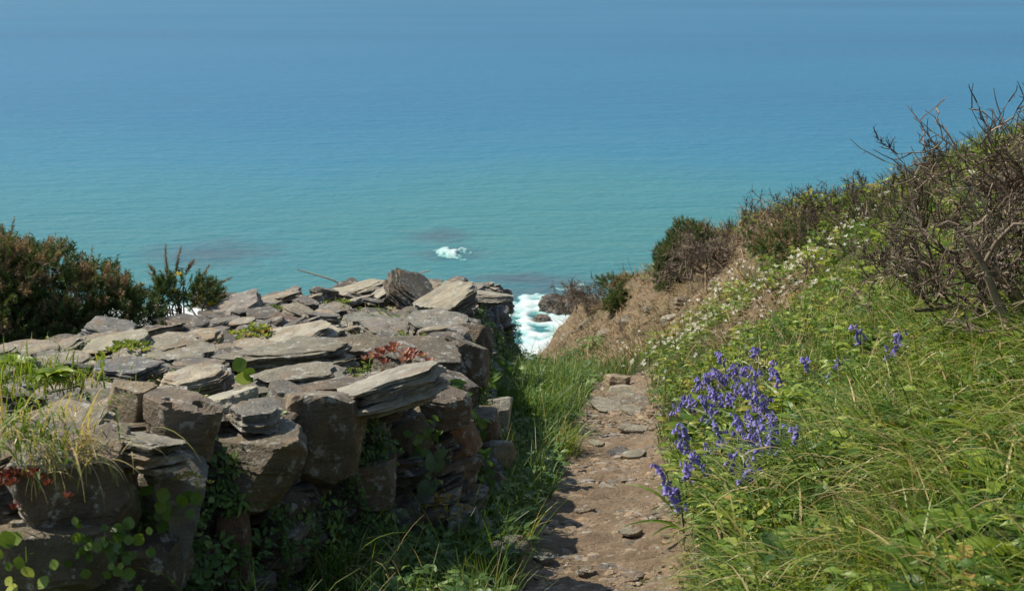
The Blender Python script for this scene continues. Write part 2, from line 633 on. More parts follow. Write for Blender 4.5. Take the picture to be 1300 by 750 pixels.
def sea_mat():
    m, nt, N, L, out = mat_new('sea_water')
    geo = N.new('ShaderNodeNewGeometry')
    sep = N.new('ShaderNodeSeparateXYZ')
    L.new(geo.outputs['Position'], sep.inputs[0])
    mr = N.new('ShaderNodeMapRange')
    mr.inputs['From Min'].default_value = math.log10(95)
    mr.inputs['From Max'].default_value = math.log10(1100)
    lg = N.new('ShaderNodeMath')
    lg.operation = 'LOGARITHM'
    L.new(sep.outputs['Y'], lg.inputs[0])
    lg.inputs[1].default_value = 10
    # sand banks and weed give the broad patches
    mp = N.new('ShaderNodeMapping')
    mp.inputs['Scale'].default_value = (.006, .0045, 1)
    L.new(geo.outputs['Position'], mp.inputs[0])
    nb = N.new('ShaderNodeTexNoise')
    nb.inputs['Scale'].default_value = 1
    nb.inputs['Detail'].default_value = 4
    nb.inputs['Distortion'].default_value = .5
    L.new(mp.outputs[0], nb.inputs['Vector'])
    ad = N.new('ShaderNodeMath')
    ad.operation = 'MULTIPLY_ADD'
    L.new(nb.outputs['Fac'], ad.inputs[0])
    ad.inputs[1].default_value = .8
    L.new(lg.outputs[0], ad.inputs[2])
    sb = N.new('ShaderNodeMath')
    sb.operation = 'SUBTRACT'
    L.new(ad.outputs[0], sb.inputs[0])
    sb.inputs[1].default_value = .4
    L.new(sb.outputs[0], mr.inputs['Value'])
    r = ramp(N, [(0, (.036, .188, .212)), (.12, (.027, .176, .238)), (.24, (.018, .16, .265)), (.42, (.013, .142, .268)), (.65, (.017, .14, .275)), (1, (.026, .148, .275))])  # last stops lifted a little: distance haze put into the water colour
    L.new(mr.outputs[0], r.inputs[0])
    # dark weed-covered reef patches under the shallow water
    col = r.outputs[0]
    for (cx, cy, rx, ry) in REEFS:
        v = N.new('ShaderNodeVectorMath')
        v.operation = 'SUBTRACT'
        L.new(geo.outputs['Position'], v.inputs[0])
        v.inputs[1].default_value = (cx, cy, SEA)
        s2 = N.new('ShaderNodeVectorMath')
        s2.operation = 'MULTIPLY'
        L.new(v.outputs[0], s2.inputs[0])
        s2.inputs[1].default_value = (1 / rx, 1 / ry, 0)
        nn = N.new('ShaderNodeTexNoise')
        nn.inputs['Scale'].default_value = .35
        nn.inputs['Detail'].default_value = 4
        L.new(geo.outputs['Position'], nn.inputs['Vector'])
        ln = N.new('ShaderNodeVectorMath')
        ln.operation = 'LENGTH'
        L.new(s2.outputs[0], ln.inputs[0])
        q = N.new('ShaderNodeMath')
        q.operation = 'MULTIPLY_ADD'
        L.new(nn.outputs['Fac'], q.inputs[0])
        q.inputs[1].default_value = 1.1
        L.new(ln.outputs['Value'], q.inputs[2])
        m2 = N.new('ShaderNodeMapRange')
        m2.inputs['From Min'].default_value = .75
        m2.inputs['From Max'].default_value = 1.5
        m2.inputs['To Min'].default_value = .75
        m2.inputs['To Max'].default_value = 0
        L.new(q.outputs[0], m2.inputs['Value'])
        mm = N.new('ShaderNodeMixRGB')
        L.new(m2.outputs[0], mm.inputs[0])
        L.new(col, mm.inputs[1])
        mm.inputs[2].default_value = (.05, .10, .14, 1)
        col = mm.outputs[0]
    # wave bump at three sizes
    hs = None
    for (sx, sy, amp, rot) in ((.03, .07, .5, .12), (.1, .26, .5, -.2), (.35, .8, .42, .25), (1.1, 2.1, .2, .1)):
        mp = N.new('ShaderNodeMapping')
        mp.inputs['Scale'].default_value = (sx, sy, 1)
        mp.inputs['Rotation'].default_value = (0, 0, rot)
        L.new(geo.outputs['Position'], mp.inputs[0])
        n = N.new('ShaderNodeTexNoise')
        n.inputs['Scale'].default_value = 1
        n.inputs['Detail'].default_value = 3
        L.new(mp.outputs[0], n.inputs['Vector'])
        k = N.new('ShaderNodeMath')
        k.operation = 'MULTIPLY_ADD'
        L.new(n.outputs['Fac'], k.inputs[0])
        k.inputs[1].default_value = amp
        if hs is None:
            k.inputs[2].default_value = 0
        else:
            L.new(hs, k.inputs[2])
        hs = k.outputs[0]
    b = N.new('ShaderNodeBump')
    b.inputs['Strength'].default_value = 1
    b.inputs['Distance'].default_value = .9
    L.new(hs, b.inputs['Height'])
    # broad soft bands, slightly lighter and darker, multiplied into the water colour
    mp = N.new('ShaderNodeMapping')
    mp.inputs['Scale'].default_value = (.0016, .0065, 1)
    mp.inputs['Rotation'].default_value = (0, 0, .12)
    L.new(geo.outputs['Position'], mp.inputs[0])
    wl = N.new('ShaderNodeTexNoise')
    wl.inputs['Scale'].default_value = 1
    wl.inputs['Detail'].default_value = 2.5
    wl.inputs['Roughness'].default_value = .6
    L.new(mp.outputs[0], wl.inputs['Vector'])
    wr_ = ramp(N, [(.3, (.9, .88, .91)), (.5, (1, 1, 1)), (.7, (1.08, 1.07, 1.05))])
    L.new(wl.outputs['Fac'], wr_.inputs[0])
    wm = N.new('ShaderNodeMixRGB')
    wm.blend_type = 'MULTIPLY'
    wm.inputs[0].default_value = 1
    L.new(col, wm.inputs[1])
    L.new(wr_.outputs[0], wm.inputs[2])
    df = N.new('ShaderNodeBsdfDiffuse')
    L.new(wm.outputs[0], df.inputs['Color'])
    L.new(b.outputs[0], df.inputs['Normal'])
    gl = N.new('ShaderNodeBsdfGlossy')
    gl.inputs['Roughness'].default_value = .22
    L.new(b.outputs[0], gl.inputs['Normal'])
    fr = N.new('ShaderNodeFresnel')
    fr.inputs['IOR'].default_value = 1.333
    L.new(b.outputs[0], fr.inputs['Normal'])
    mn = N.new('ShaderNodeMath')
    mn.operation = 'MINIMUM'
    L.new(fr.outputs[0], mn.inputs[0])
    mn.inputs[1].default_value = .2
    mx = N.new('ShaderNodeMixShader')
    L.new(mn.outputs[0], mx.inputs[0])
    L.new(df.outputs[0], mx.inputs[1])
    L.new(gl.outputs[0], mx.inputs[2])
    L.new(mx.outputs[0], out.inputs[0])
    return m


def sea_pt(px, py):
    b = (375 - py) / F
    dz = -SP + b * CP
    t = SEA / dz
    return P(px, py, t)


REEFS = [(*sea_pt(555, 299)[:2], 4.2, 6), (*sea_pt(575, 322)[:2], 4.5, 4), (*sea_pt(690, 357)[:2], 6, 4), (*sea_pt(690, 375)[:2], 6, 4.5), (*sea_pt(270, 322)[:2], 8, 9), (*sea_pt(640, 352)[:2], 5, 3)]
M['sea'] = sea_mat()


def foam_mat():
    m, nt, N, L, out = mat_new('sea_foam')
    geo = N.new('ShaderNodeNewGeometry')
    at = N.new('ShaderNodeAttribute')
    at.attribute_name = 'tint'
    n = N.new('ShaderNodeTexNoise')
    n.inputs['Scale'].default_value = 1.3
    n.inputs['Detail'].default_value = 8
    n.inputs['Roughness'].default_value = .7
    L.new(geo.outputs['Position'], n.inputs['Vector'])
    a = N.new('ShaderNodeMath')
    a.operation = 'MULTIPLY_ADD'
    L.new(n.outputs['Fac'], a.inputs[0])
    a.inputs[1].default_value = .9
    L.new(at.outputs['Fac'], a.inputs[2])
    r = ramp(N, [(.45, (.07, .28, .28)), (.68, (.35, .55, .56)), (.95, (.58, .63, .65)), (1, (.68, .71, .72))])
    L.new(a.outputs[0], r.inputs[0])
    p = N.new('ShaderNodeBsdfPrincipled')
    p.inputs['Roughness'].default_value = .8
    L.new(r.outputs[0], p.inputs['Base Color'])
    b = N.new('ShaderNodeBump')
    b.inputs['Strength'].default_value = .6
    b.inputs['Distance'].default_value = .25
    L.new(n.outputs['Fac'], b.inputs['Height'])
    L.new(b.outputs[0], p.inputs['Normal'])
    L.new(p.outputs[0], out.inputs[0])
    return m


M['foam'] = foam_mat()

# ------------------------------------------------------------------ ground, path, sea


def grid_mesh(name, xs, ys, zf, tf=None, smooth=True):
    X, Y = np.meshgrid(xs, ys)
    x, y = X.ravel(), Y.ravel()
    z = zf(x, y)
    b = Buf()
    nx, ny = len(xs), len(ys)
    i = (np.arange(ny - 1)[:, None] * nx + np.arange(nx - 1)[None]).ravel()
    b.add(np.stack([x, y, z], 1), np.stack([i, i + 1, i + nx + 1, i + nx], 1), tf(x, y) if tf else .5)
    return b.mesh(name, smooth)


gx = np.concatenate([-np.geomspace(45, 4, 36), np.linspace(-3.8, 5.2, 240), np.geomspace(5.35, 45, 44)])
gy = np.concatenate([np.linspace(-9, 2.2, 34), np.geomspace(2.3, 30, 330), np.geomspace(30.6, 70, 26)])
ground = link('ground', grid_mesh('ground', gx, gy, gz, soil_mask), M['ground'])
tag(ground, kind='structure')

py_ = np.linspace(1.2, 13.0, 420)
pb = Buf()
U = np.linspace(-1, 1, 34)
rows = []
for y in py_:
    l, r = float(path_l(y)) - .10, float(path_r(y)) + .10
    end = min(1, max(.25, (13.2 - y) / 1.6))
    c, h = (l + r) / 2, (r - l) / 2 * end
    h *= 1 + .10 * math.sin(y * 2.3) * .5
    rows.append(np.stack([c + U * h, np.full(34, y)], 1))
rows = np.concatenate(rows)
rz = gz(rows[:, 0], rows[:, 1])
uu = np.tile(U, len(py_))
lump = fbm(xy0(rows[:, 0], rows[:, 1], 9), 3, 40)
ledge = np.floor(3 * vnoise(xy0(rows[:, 0] * 1.6 + rows[:, 1] * .4, rows[:, 1] * 5), 43)) / 3
rz = rz + .006 + np.where(np.abs(uu) > .93, -.03, 0) + (.02 * lump + .018 * np.abs(vnoise(xy0(rows[:, 0], rows[:, 1], 30), 44)) + .02 * ledge) * (np.abs(uu) < .93)
nx = 34
i = (np.arange(len(py_) - 1)[:, None] * nx + np.arange(nx - 1)[None]).ravel()
pb.add(np.column_stack([rows, rz]), np.stack([i, i + 1, i + nx + 1, i + nx], 1))
path = link('path', pb.mesh('path', True), M['path'])
tag(path, kind='structure')

sb = Buf()
S = 40000.
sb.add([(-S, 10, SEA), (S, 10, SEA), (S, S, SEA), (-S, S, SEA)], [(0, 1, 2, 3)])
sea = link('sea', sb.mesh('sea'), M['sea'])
tag(sea, kind='structure')


# ------------------------------------------------------------------ rocks
_ICO = {}


def ico(sub):
    if sub not in _ICO:
        bm = bmesh.new()
        bmesh.ops.create_icosphere(bm, subdivisions=sub, radius=1)
        bm.verts.ensure_lookup_table()
        v = np.array([x.co[:] for x in bm.verts])
        f = np.array([[q.index for q in x.verts] for x in bm.faces])
        bm.free()
        _ICO[sub] = (v / np.linalg.norm(v, axis=1, keepdims=True), f)
    return _ICO[sub]


def rock(seed, w, d, h, sub=4, lam=None, lamp=.07, rough=.02, cham=6, sides=None, tilt=10, pseed=None, ttilt=.07, cut=(.66, .9)):
    rng = np.random.default_rng(seed if pseed is None else pseed)
    u, f = ico(sub)
    box = np.array([w, d, h]) / 2
    q = u * box ** .75
    q /= np.linalg.norm(q, axis=1, keepdims=True)
    ns, ds, top = [], [], []
    k = sides or rng.integers(5, 8)
    a0 = rng.uniform(0, 2 * math.pi)
    for i in range(k):
        a = a0 + (i + rng.uniform(-.28, .28)) * 2 * math.pi / k
        e = R(rng.uniform(-tilt, tilt))
        n = np.array([math.cos(a) * math.cos(e), math.sin(a) * math.cos(e), math.sin(e)])
        ns.append(n)
        ds.append(math.hypot(n[0] * box[0], n[1] * box[1]) * rng.uniform(.86, 1.05))
        top.append(0)
    for sg in (1, -1):
        n = np.array([rng.normal() * ttilt, rng.normal() * ttilt, sg])
        n /= np.linalg.norm(n)
        ns.append(n)
        ds.append(box[2] * rng.uniform(.9, 1.0))
        top.append(1)
    for i in range(cham):
        n = rng.normal(size=3)
        n /= np.linalg.norm(n)
        ns.append(n)
        ds.append((np.abs(n) @ box) * rng.uniform(*cut))
        top.append(0)
    ns, ds, top = np.array(ns), np.array(ds), np.array(top)
    dt = q @ ns.T
    rr = np.where(dt > 1e-3, ds[None] / np.maximum(dt, 1e-3), 1e9)
    am = rr.argmin(1)
    p = q * rr.min(1)[:, None]
    side = 1 - top[am]
    lt = lam or max(.012, h / rng.integers(4, 7))
    sc = 2.2 / max(w, d)
    qz = np.floor(p[:, 2] / lt + .7 * fbm(p * sc, 2, seed))
    hs = _hash(qz, qz * 0 + seed, qz * 0, 3)
    hs2 = vnoise(np.stack([np.arctan2(p[:, 1], p[:, 0]) * 1.6, qz * 7.3, qz * 0], 1), seed)
    jag = np.floor(3 * fbm(q * np.array([3.2, 3.2, .6]) + seed, 2, seed + 2)) / 3 * .5 + .4 * fbm(q * np.array([7, 7, 1.]) + seed, 2, seed + 6)
    off = (hs * .8 + hs2 * .4 - .25 + jag * .8) * lamp
    p[:, :2] *= (1 + off * side)[:, None]
    stp = np.floor(2.4 * np.maximum(0, fbm(p * sc * np.array([1, 1, 0]) * 1.3, 2, seed + 9)))
    p[:, 2] -= (1 - side) * np.sign(p[:, 2]) * stp * min(lt * .55, h * .14)
    m = min(w, d)
    p += q * (fbm(p * 5 / m, 3, seed + 4) * rough * m)[:, None]
    return p, f


def rock_mesh(name, seed, w, d, h, sub=4, **kw):
    v, f = rock(seed, w, d, h, sub, **kw)
    b = Buf()
    tn = .5 + .12 * fbm(v * 7 / max(w, d), 2, seed + 5)
    b.add(v, f, tn)
    me = b.mesh(name, True)
    me.set_sharp_from_angle(angle=R(20))
    me.materials.append(M['slate'])
    return me


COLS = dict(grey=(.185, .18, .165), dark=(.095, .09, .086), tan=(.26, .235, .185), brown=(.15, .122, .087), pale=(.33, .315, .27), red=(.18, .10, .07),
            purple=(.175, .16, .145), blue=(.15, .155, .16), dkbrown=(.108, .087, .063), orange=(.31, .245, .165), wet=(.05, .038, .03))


def slab(seed, w, d, h, sub=4, n=None, lamp=.1, rough=.02):
    """slate that has split into thin plates with ragged, stepped edges: one closed stack per stone"""
    rng = np.random.default_rng(seed + 5000)
    n = n or int(np.clip(round(h / .024), 2, 6))
    cuts = np.cumsum(rng.uniform(.5, 1.5, n))
    cuts = np.concatenate([[0], cuts / cuts[-1]]) * h - h / 2
    V, Fc, Tn, k = [], [], [], 0
    prof = np.sin(np.linspace(.5, 2.5, n)) * .12 + .88
    for i in range(n):
        th = (cuts[i + 1] - cuts[i]) * 1.18
        sw, sd = prof[i] * rng.uniform(.86, 1.06), prof[i] * rng.uniform(.86, 1.06)
        v, f = rock(seed * 7 + i, w * sw, d * sd, th, sub, max(.009, th / 3), lamp, rough, 3, None, 8, seed)
        a = rng.normal(0, .05)
        ca, sa = math.cos(a), math.sin(a)
        x, y = v[:, 0] * ca - v[:, 1] * sa, v[:, 0] * sa + v[:, 1] * ca
        z = v[:, 2] + (cuts[i] + cuts[i + 1]) / 2 + x * rng.normal(0, .025) + y * rng.normal(0, .025)
        V.append(np.stack([x + rng.normal(0, .03) * w, y + rng.normal(0, .03) * d, z], 1))
        Fc.append(f + k)
        Tn.append(np.full(len(v), np.clip(.5 + rng.normal(0, .09), .25, .8)))
        k += len(v)
    V, Tn = np.concatenate(V), np.concatenate(Tn)
    return V, np.concatenate(Fc), Tn + .1 * fbm(V * 7 / max(w, d), 2, seed + 5)


def slab_mesh(name, seed, w, d, h, sub=4, **kw):
    v, f, tn = slab(seed, w, d, h, sub, **kw)
    b = Buf()
    b.add(v, f, tn)
    me = b.mesh(name, True)
    me.set_sharp_from_angle(angle=R(20))
    me.materials.append(M['slate'])
    return me


def jit(c, rng, a=.12):
    k = 1 + rng.uniform(-a, a) * 1.6
    return tuple(max(.02, x * k * g * (1 + rng.uniform(-a, a) * .25)) for x, g in zip(c, (1.0, 1.0, .93)))


_prng = random.Random(3)
wall = empty('dry_stone_wall', (-1.2, 8., -2.9), 'old dry stone wall of stacked dark slate beside the dirt path, overgrown with small plants', 'wall')
WL = np.array(wall.location)

# core
cb = Buf()
res_y, res_x = np.arange(3.7, 15.6, .07), np.arange(-3.3, .35, .05)


def core_z(x, y):
    ins = in_wall(x, y)
    dmin = np.full(len(x), 9.)
    for k in range(len(WALLP)):
        a, b2 = WALLP[k], WALLP[(k + 1) % len(WALLP)]
        ab = b2 - a
        t = np.clip(((x - a[0]) * ab[0] + (y - a[1]) * ab[1]) / (ab @ ab), 0, 1)
        dmin = np.minimum(dmin, np.hypot(x - a[0] - t * ab[0], y - a[1] - t * ab[1]))
    sd = np.where(ins, -dmin, dmin)
    top = wt(x, y) - .10 + .04 * fbm(xy0(x, y, 4), 3, 50)
    k = np.clip((.22 - sd) / .3, 0, 1)
    g = gz(x, y) - .12
    return np.minimum(top, g + (top - g) * k + .05 * fbm(xy0(x, y, 6), 2, 52) * (k > 0))


me = grid_mesh('rubble', res_x, res_y, core_z)
me.transform(Matrix.Translation(-wall.location))
link('rubble', me, M['rubble'], wall)

SEED = [100]


def stone_obj(name, c, w, d, h, yaw=0, tx=0, ty=0, col='grey', parent=None, sub=4, split=False, **kw):
    SEED[0] += 1
    rng = random.Random(SEED[0])
    me = (slab_mesh if split else rock_mesh)(name, SEED[0], w, d, h, sub, **kw)
    c = np.asarray(c, float)
    o = link(name, me, None, parent, c - WL if parent is wall else c, (R(tx), R(ty), R(yaw)))
    o.color = (*jit(COLS[col], rng), 1)
    return o


# --- loose capstones on the wall top: each a thing.  (px, py, width px, depth m, thick m, yaw, tilt x, tilt y, colour, raise, label)
CAPS = [
    (521, 371, 62, .42, .15, -20, 6, 34, 'dark', .14, 'dark slab propped up at a slant on the far wall end, highest stone'),
    (489, 376, 66, .38, .10, 8, 4, -30, 'pale', .10, 'pale sunlit slab leaning against the dark propped slab on the wall top'),
    (443, 374, 92, .5, .09, 10, -2, -11, 'tan', .05, 'broad tan slab lying left of the leaning pale slab on the skyline of the wall'),
    (414, 374, 36, .3, .10, 30, 0, 14, 'dark', .06, 'small dark chunk at the wall skyline beneath the long dry twig'),
    (560, 387, 88, .75, .10, -14, 6, -14, 'tan', .08, 'large smooth sand-coloured slab sloping towards the far right wall corner'),
    (297, 398, 92, .5, .16, 12, 4, -16, 'grey', .03, 'folded grey slab at the back of the wall beside the flowering small gorse'),
    (282, 414, 46, .3, .09, -8, 0, 0, 'purple', .02, 'reddish brown slab just below the folded grey slab'),
    (332, 407, 46, .3, .13, 20, 2, 4, 'dark', .02, 'dark block with shadowed face behind the yellowish stonecrop'),
    (252, 433, 56, .32, .07, 10, 6, -8, 'orange', .03, 'orange tan slab with a dark broken right edge, near the small gorse'),
    (225, 455, 88, .35, .09, -5, 3, 5, 'grey', .01, 'wide grey slab right of the round yellow-green plant on the wall top'),
    (148, 442, 82, .4, .08, 8, 4, -3, 'tan', .02, 'flat tan slab in front of the big gorse'),
    (137, 423, 66, .35, .10, -4, 2, 4, 'blue', .02, 'bluish slab lying in the shade under the big gorse'),
    (232, 412, 70, .3, .07, 6, 0, 3, 'dark', .01, 'thin dark slab under the small gorse at the wall back edge'),
    (352, 457, 190, .3, .13, -3, 2, -2, 'tan', .05, 'longest slab, a pinkish tan beam lying across the middle of the wall top'),
    (372, 431, 112, .35, .08, 6, 5, -7, 'pale', .03, 'pale layered slab right behind the long pinkish tan beam'),
    (413, 440, 82, .25, .06, -4, 2, 2, 'blue', .02, 'thin blue-grey slab with dark cracks at the right end of the long beam'),
    (372, 487, 122, .26, .10, 2, 0, -4, 'grey', .03, 'long weathered slab tucked under the long pinkish tan beam'),
    (488, 500, 150, .34, .13, 14, -2, -9, 'pale', .05, 'big pale weathered slab overhanging the shaded front face of the wall'),
    (536, 462, 106, .55, .17, -18, 2, 5, 'dkbrown', .02, 'thick brown block behind the pink stonecrop at the path-side corner'),
    (455, 449, 70, .28, .11, 25, 4, -10, 'brown', .04, 'brown angular block just behind the pink stonecrop'),
    (160, 479, 92, .3, .13, 5, 2, 2, 'blue', .02, 'smooth rounded grey-blue slab behind the small tan angular rock'),
    (247, 490, 96, .2, .13, 10, 6, -10, 'pale', .03, 'pale grey angular slab with crisp white edges, right of the rounded grey-blue slab'),
    (165, 518, 56, .17, .19, 20, 4, 8, 'orange', .1, 'small upright tan angular rock near the left grass'),
    (232, 541, 96, .24, .2, -18, -4, 10, 'brown', .05, 'blocky brown stone with a flat sunlit top at the front edge, right of the tan rock'),
    (284, 527, 78, .26, .16, 24, -8, -12, 'pale', .03, 'white-topped slab wedged between the blocky brown stone and a grey wedge at the front edge'),
    (322, 537, 62, .2, .12, -30, 0, 12, 'grey', .02, 'lichen-spotted grey wedge at the front edge right of the white-topped slab'),
    (186, 573, 98, .22, .09, -6, -4, 3, 'pale', .02, 'flat pale slab jutting out at the front edge beneath the blocky brown stone'),
    (470, 407, 80, .4, .06, 0, 2, 0, 'grey', .01, 'flat grey slab in front of the two leaning slabs near the far end'),
    (497, 421, 80, .35, .07, -10, 3, 2, 'grey', .02, 'smooth flat slab in the middle of the wall top near the path side'),
    (555, 417, 88, .4, .12, -25, 5, 8, 'grey', .03, 'layered grey slab with splintered right edge below the large sand-coloured slab'),
    (410, 406, 34, .2, .09, 40, 6, -8, 'pale', .03, 'small pale triangular stone in the middle of the far wall top'),
    (363, 411, 44, .2, .08, 30, 10, 20, 'red', .03, 'small reddish stone tipped on its side near the stonecrop'),
    (625, 376, 52, .4, .07, -10, 2, 4, 'pale', .03, 'thin pale slab on the far right tip of the wall over the surf'),
]
for (px, py, wp, d, h, yaw, tx, ty, col, up, lab) in CAPS:
    c, t = on_wall(px, py, up + .0)
    stone_obj('slate_slab', c, wp * t / F * 1.05, d, h, yaw, tx, ty, col, None, 5 if h > .155 else 4, *(() if h > .155 else (True,)), lamp=.06 if h > .155 else .12, rough=.02)
    o = COL.objects[-1]
    tag(o, lab, 'stone', 'loose slabs on the wall top')

# --- stones of the wall faces (parts): px, py, depth, width px, height px, depth m, yaw, tilt x, tilt y, colour
FACE = [
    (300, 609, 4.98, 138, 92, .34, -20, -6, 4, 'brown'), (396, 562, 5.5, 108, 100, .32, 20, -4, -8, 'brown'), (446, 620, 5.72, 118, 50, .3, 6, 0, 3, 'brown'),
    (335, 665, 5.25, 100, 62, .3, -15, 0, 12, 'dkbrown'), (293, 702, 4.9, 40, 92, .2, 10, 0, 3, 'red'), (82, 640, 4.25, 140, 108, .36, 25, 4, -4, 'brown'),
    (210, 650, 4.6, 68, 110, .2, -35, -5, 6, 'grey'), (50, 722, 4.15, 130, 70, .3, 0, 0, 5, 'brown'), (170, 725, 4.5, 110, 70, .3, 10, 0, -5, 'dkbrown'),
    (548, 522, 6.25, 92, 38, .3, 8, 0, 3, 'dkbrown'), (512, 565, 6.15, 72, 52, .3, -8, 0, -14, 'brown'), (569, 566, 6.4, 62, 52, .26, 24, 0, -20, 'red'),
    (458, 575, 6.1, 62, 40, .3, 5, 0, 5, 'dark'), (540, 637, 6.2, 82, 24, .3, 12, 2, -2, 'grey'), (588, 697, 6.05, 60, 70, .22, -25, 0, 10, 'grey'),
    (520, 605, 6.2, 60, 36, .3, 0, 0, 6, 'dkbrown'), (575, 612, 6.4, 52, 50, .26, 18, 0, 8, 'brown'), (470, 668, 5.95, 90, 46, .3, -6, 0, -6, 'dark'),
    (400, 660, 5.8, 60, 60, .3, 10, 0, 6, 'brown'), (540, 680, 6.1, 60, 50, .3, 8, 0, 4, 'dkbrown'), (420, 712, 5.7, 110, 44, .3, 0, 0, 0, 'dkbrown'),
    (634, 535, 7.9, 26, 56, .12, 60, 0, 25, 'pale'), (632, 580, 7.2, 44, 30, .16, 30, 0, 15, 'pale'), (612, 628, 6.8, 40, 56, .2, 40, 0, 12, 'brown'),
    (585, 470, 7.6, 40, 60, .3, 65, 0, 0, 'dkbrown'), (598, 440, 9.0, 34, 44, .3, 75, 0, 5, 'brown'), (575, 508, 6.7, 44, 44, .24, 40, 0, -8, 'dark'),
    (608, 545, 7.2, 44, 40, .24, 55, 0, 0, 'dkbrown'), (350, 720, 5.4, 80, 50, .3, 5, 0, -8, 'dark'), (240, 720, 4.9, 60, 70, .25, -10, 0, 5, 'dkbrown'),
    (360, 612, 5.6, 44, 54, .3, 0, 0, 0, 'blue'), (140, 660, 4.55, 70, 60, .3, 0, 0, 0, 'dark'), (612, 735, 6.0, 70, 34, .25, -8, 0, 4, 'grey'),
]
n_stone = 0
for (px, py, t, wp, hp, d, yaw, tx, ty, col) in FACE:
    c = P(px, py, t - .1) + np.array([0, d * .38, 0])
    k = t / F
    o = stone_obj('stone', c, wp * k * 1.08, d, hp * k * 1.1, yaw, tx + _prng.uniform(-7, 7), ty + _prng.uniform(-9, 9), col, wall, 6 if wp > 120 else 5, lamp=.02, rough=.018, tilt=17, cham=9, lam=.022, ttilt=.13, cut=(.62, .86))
    n_stone += 1

# --- random fill: courses along the faces and slabs over the top
cand = []
rng = np.random.default_rng(31)
edge = [(np.array(WALLP[k]), np.array(WALLP[(k + 1) % len(WALLP)])) for k in range(len(WALLP))]
for k, (a, b2) in enumerate(edge):
    if k > 12 and k < 18:
        continue
    Ld = np.linalg.norm(b2 - a)
    tn = (b2 - a) / Ld
    nrm = np.array([-tn[1], tn[0]])
    if nrm @ ((a + b2) / 2 - WALLP.mean(0)) < 0:
        nrm = -nrm
    front = k >= 7
    s = 0
    lv = 0
    while lv < 1.02:
        hh = rng.uniform(.05, .13)
        s = rng.uniform(-.1, .1)
        while s < Ld:
            ww = rng.uniform(.14, .4)
            q = a + tn * (s + ww / 2)
            y = q[1]
            zt, zb = float(wt(0, y)), gz1(q[0], q[1])
            z = zb + (zt - zb) * lv
            bat = (.33 if k < 7 else .2) * (1 - lv)
            c2 = q + nrm * (bat - (.12 if 4 < k < 13 else .10) + rng.uniform(-.05, .05))
            cand.append((np.array([c2[0], c2[1], z]), ww * 1.1, rng.uniform(.2, .32), hh * 1.15, math.degrees(math.atan2(tn[1], tn[0])) + rng.uniform(-14, 14), rng.uniform(-7, 7), rng.uniform(-9, 9), 'f'))
            s += ww * .95
        lv += hh / .78
pts = []
for _ in range(9000):
    x, y = rng.uniform(-3.1, 0), rng.uniform(4, 15.3)
    if not in_wall(x, y, -.13)[0]:
        continue
    sp = .11 if y < 9 else .145
    if all((x - a) ** 2 + (y - b_) ** 2 > sp * sp for a, b_ in pts):
        pts.append((x, y))
KEEP = [(on_wall(c_[0], c_[1], c_[9])[0][:2], .15 + .2 * (c_[2] > 75)) for c_ in CAPS] + [(on_wall(a, b_)[0][:2], .16) for a, b_ in ((320, 436), (163, 452), (497, 462), (480, 402), (512, 432), (345, 396), (435, 392), (205, 546))]
for (x, y) in pts:
    if any((x - c_[0]) ** 2 + ((y - c_[1]) * .7 + .04) ** 2 < r_ * r_ for c_, r_ in KEEP) and rng.uniform() < .9:
        continue
    ww = rng.uniform(.14, .4)
    hh = rng.uniform(.02, .075)
    wild = rng.uniform() < .36
    cand.append((np.array([x, y, wt(x, y) - .045 + rng.uniform(-.06, .06) + .065 * wild]), ww, ww * rng.uniform(.45, .9), hh, rng.uniform(-40, 40), rng.uniform(-8, 10) * (1 + wild) + 3, rng.uniform(-10, 9) * (1 + 1.3 * wild), 't'))


def shown_size(c):
    px, py, t = proj(c[0])
    if not (-60 < px < 1360 and py < 810):
        return 0
    return c[1] * (c[3] + c[2] * .22) / t ** 2 * (1. if c[7] == 't' else .8)


cand.sort(key=lambda c: -shown_size(c))
fill = Buf()
for k, c in enumerate(cand):
    big = k < 100 - n_stone
    if not big and shown_size(c) == 0 and rng.uniform() < .5:
        continue
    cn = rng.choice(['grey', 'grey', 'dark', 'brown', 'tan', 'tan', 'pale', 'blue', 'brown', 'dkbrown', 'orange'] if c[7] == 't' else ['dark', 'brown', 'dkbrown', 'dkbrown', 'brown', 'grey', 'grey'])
    if big:
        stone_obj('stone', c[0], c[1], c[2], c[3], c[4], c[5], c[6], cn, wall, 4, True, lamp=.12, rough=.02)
    else:
        SEED[0] += 1
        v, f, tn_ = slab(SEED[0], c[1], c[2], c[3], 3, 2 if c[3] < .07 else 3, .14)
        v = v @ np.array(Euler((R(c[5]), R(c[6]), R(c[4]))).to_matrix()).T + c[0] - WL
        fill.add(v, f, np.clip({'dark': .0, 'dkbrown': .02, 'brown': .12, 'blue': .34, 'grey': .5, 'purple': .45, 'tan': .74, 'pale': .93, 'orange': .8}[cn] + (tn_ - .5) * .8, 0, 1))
me = fill.mesh('small_stones', True)
me.set_sharp_from_angle(angle=R(28))
me.materials.append(M['slate'])
o = link('small_stones', me, None, wall)
o.color = (.185, .173, .148, 1)
tag(o, kind='stuff')

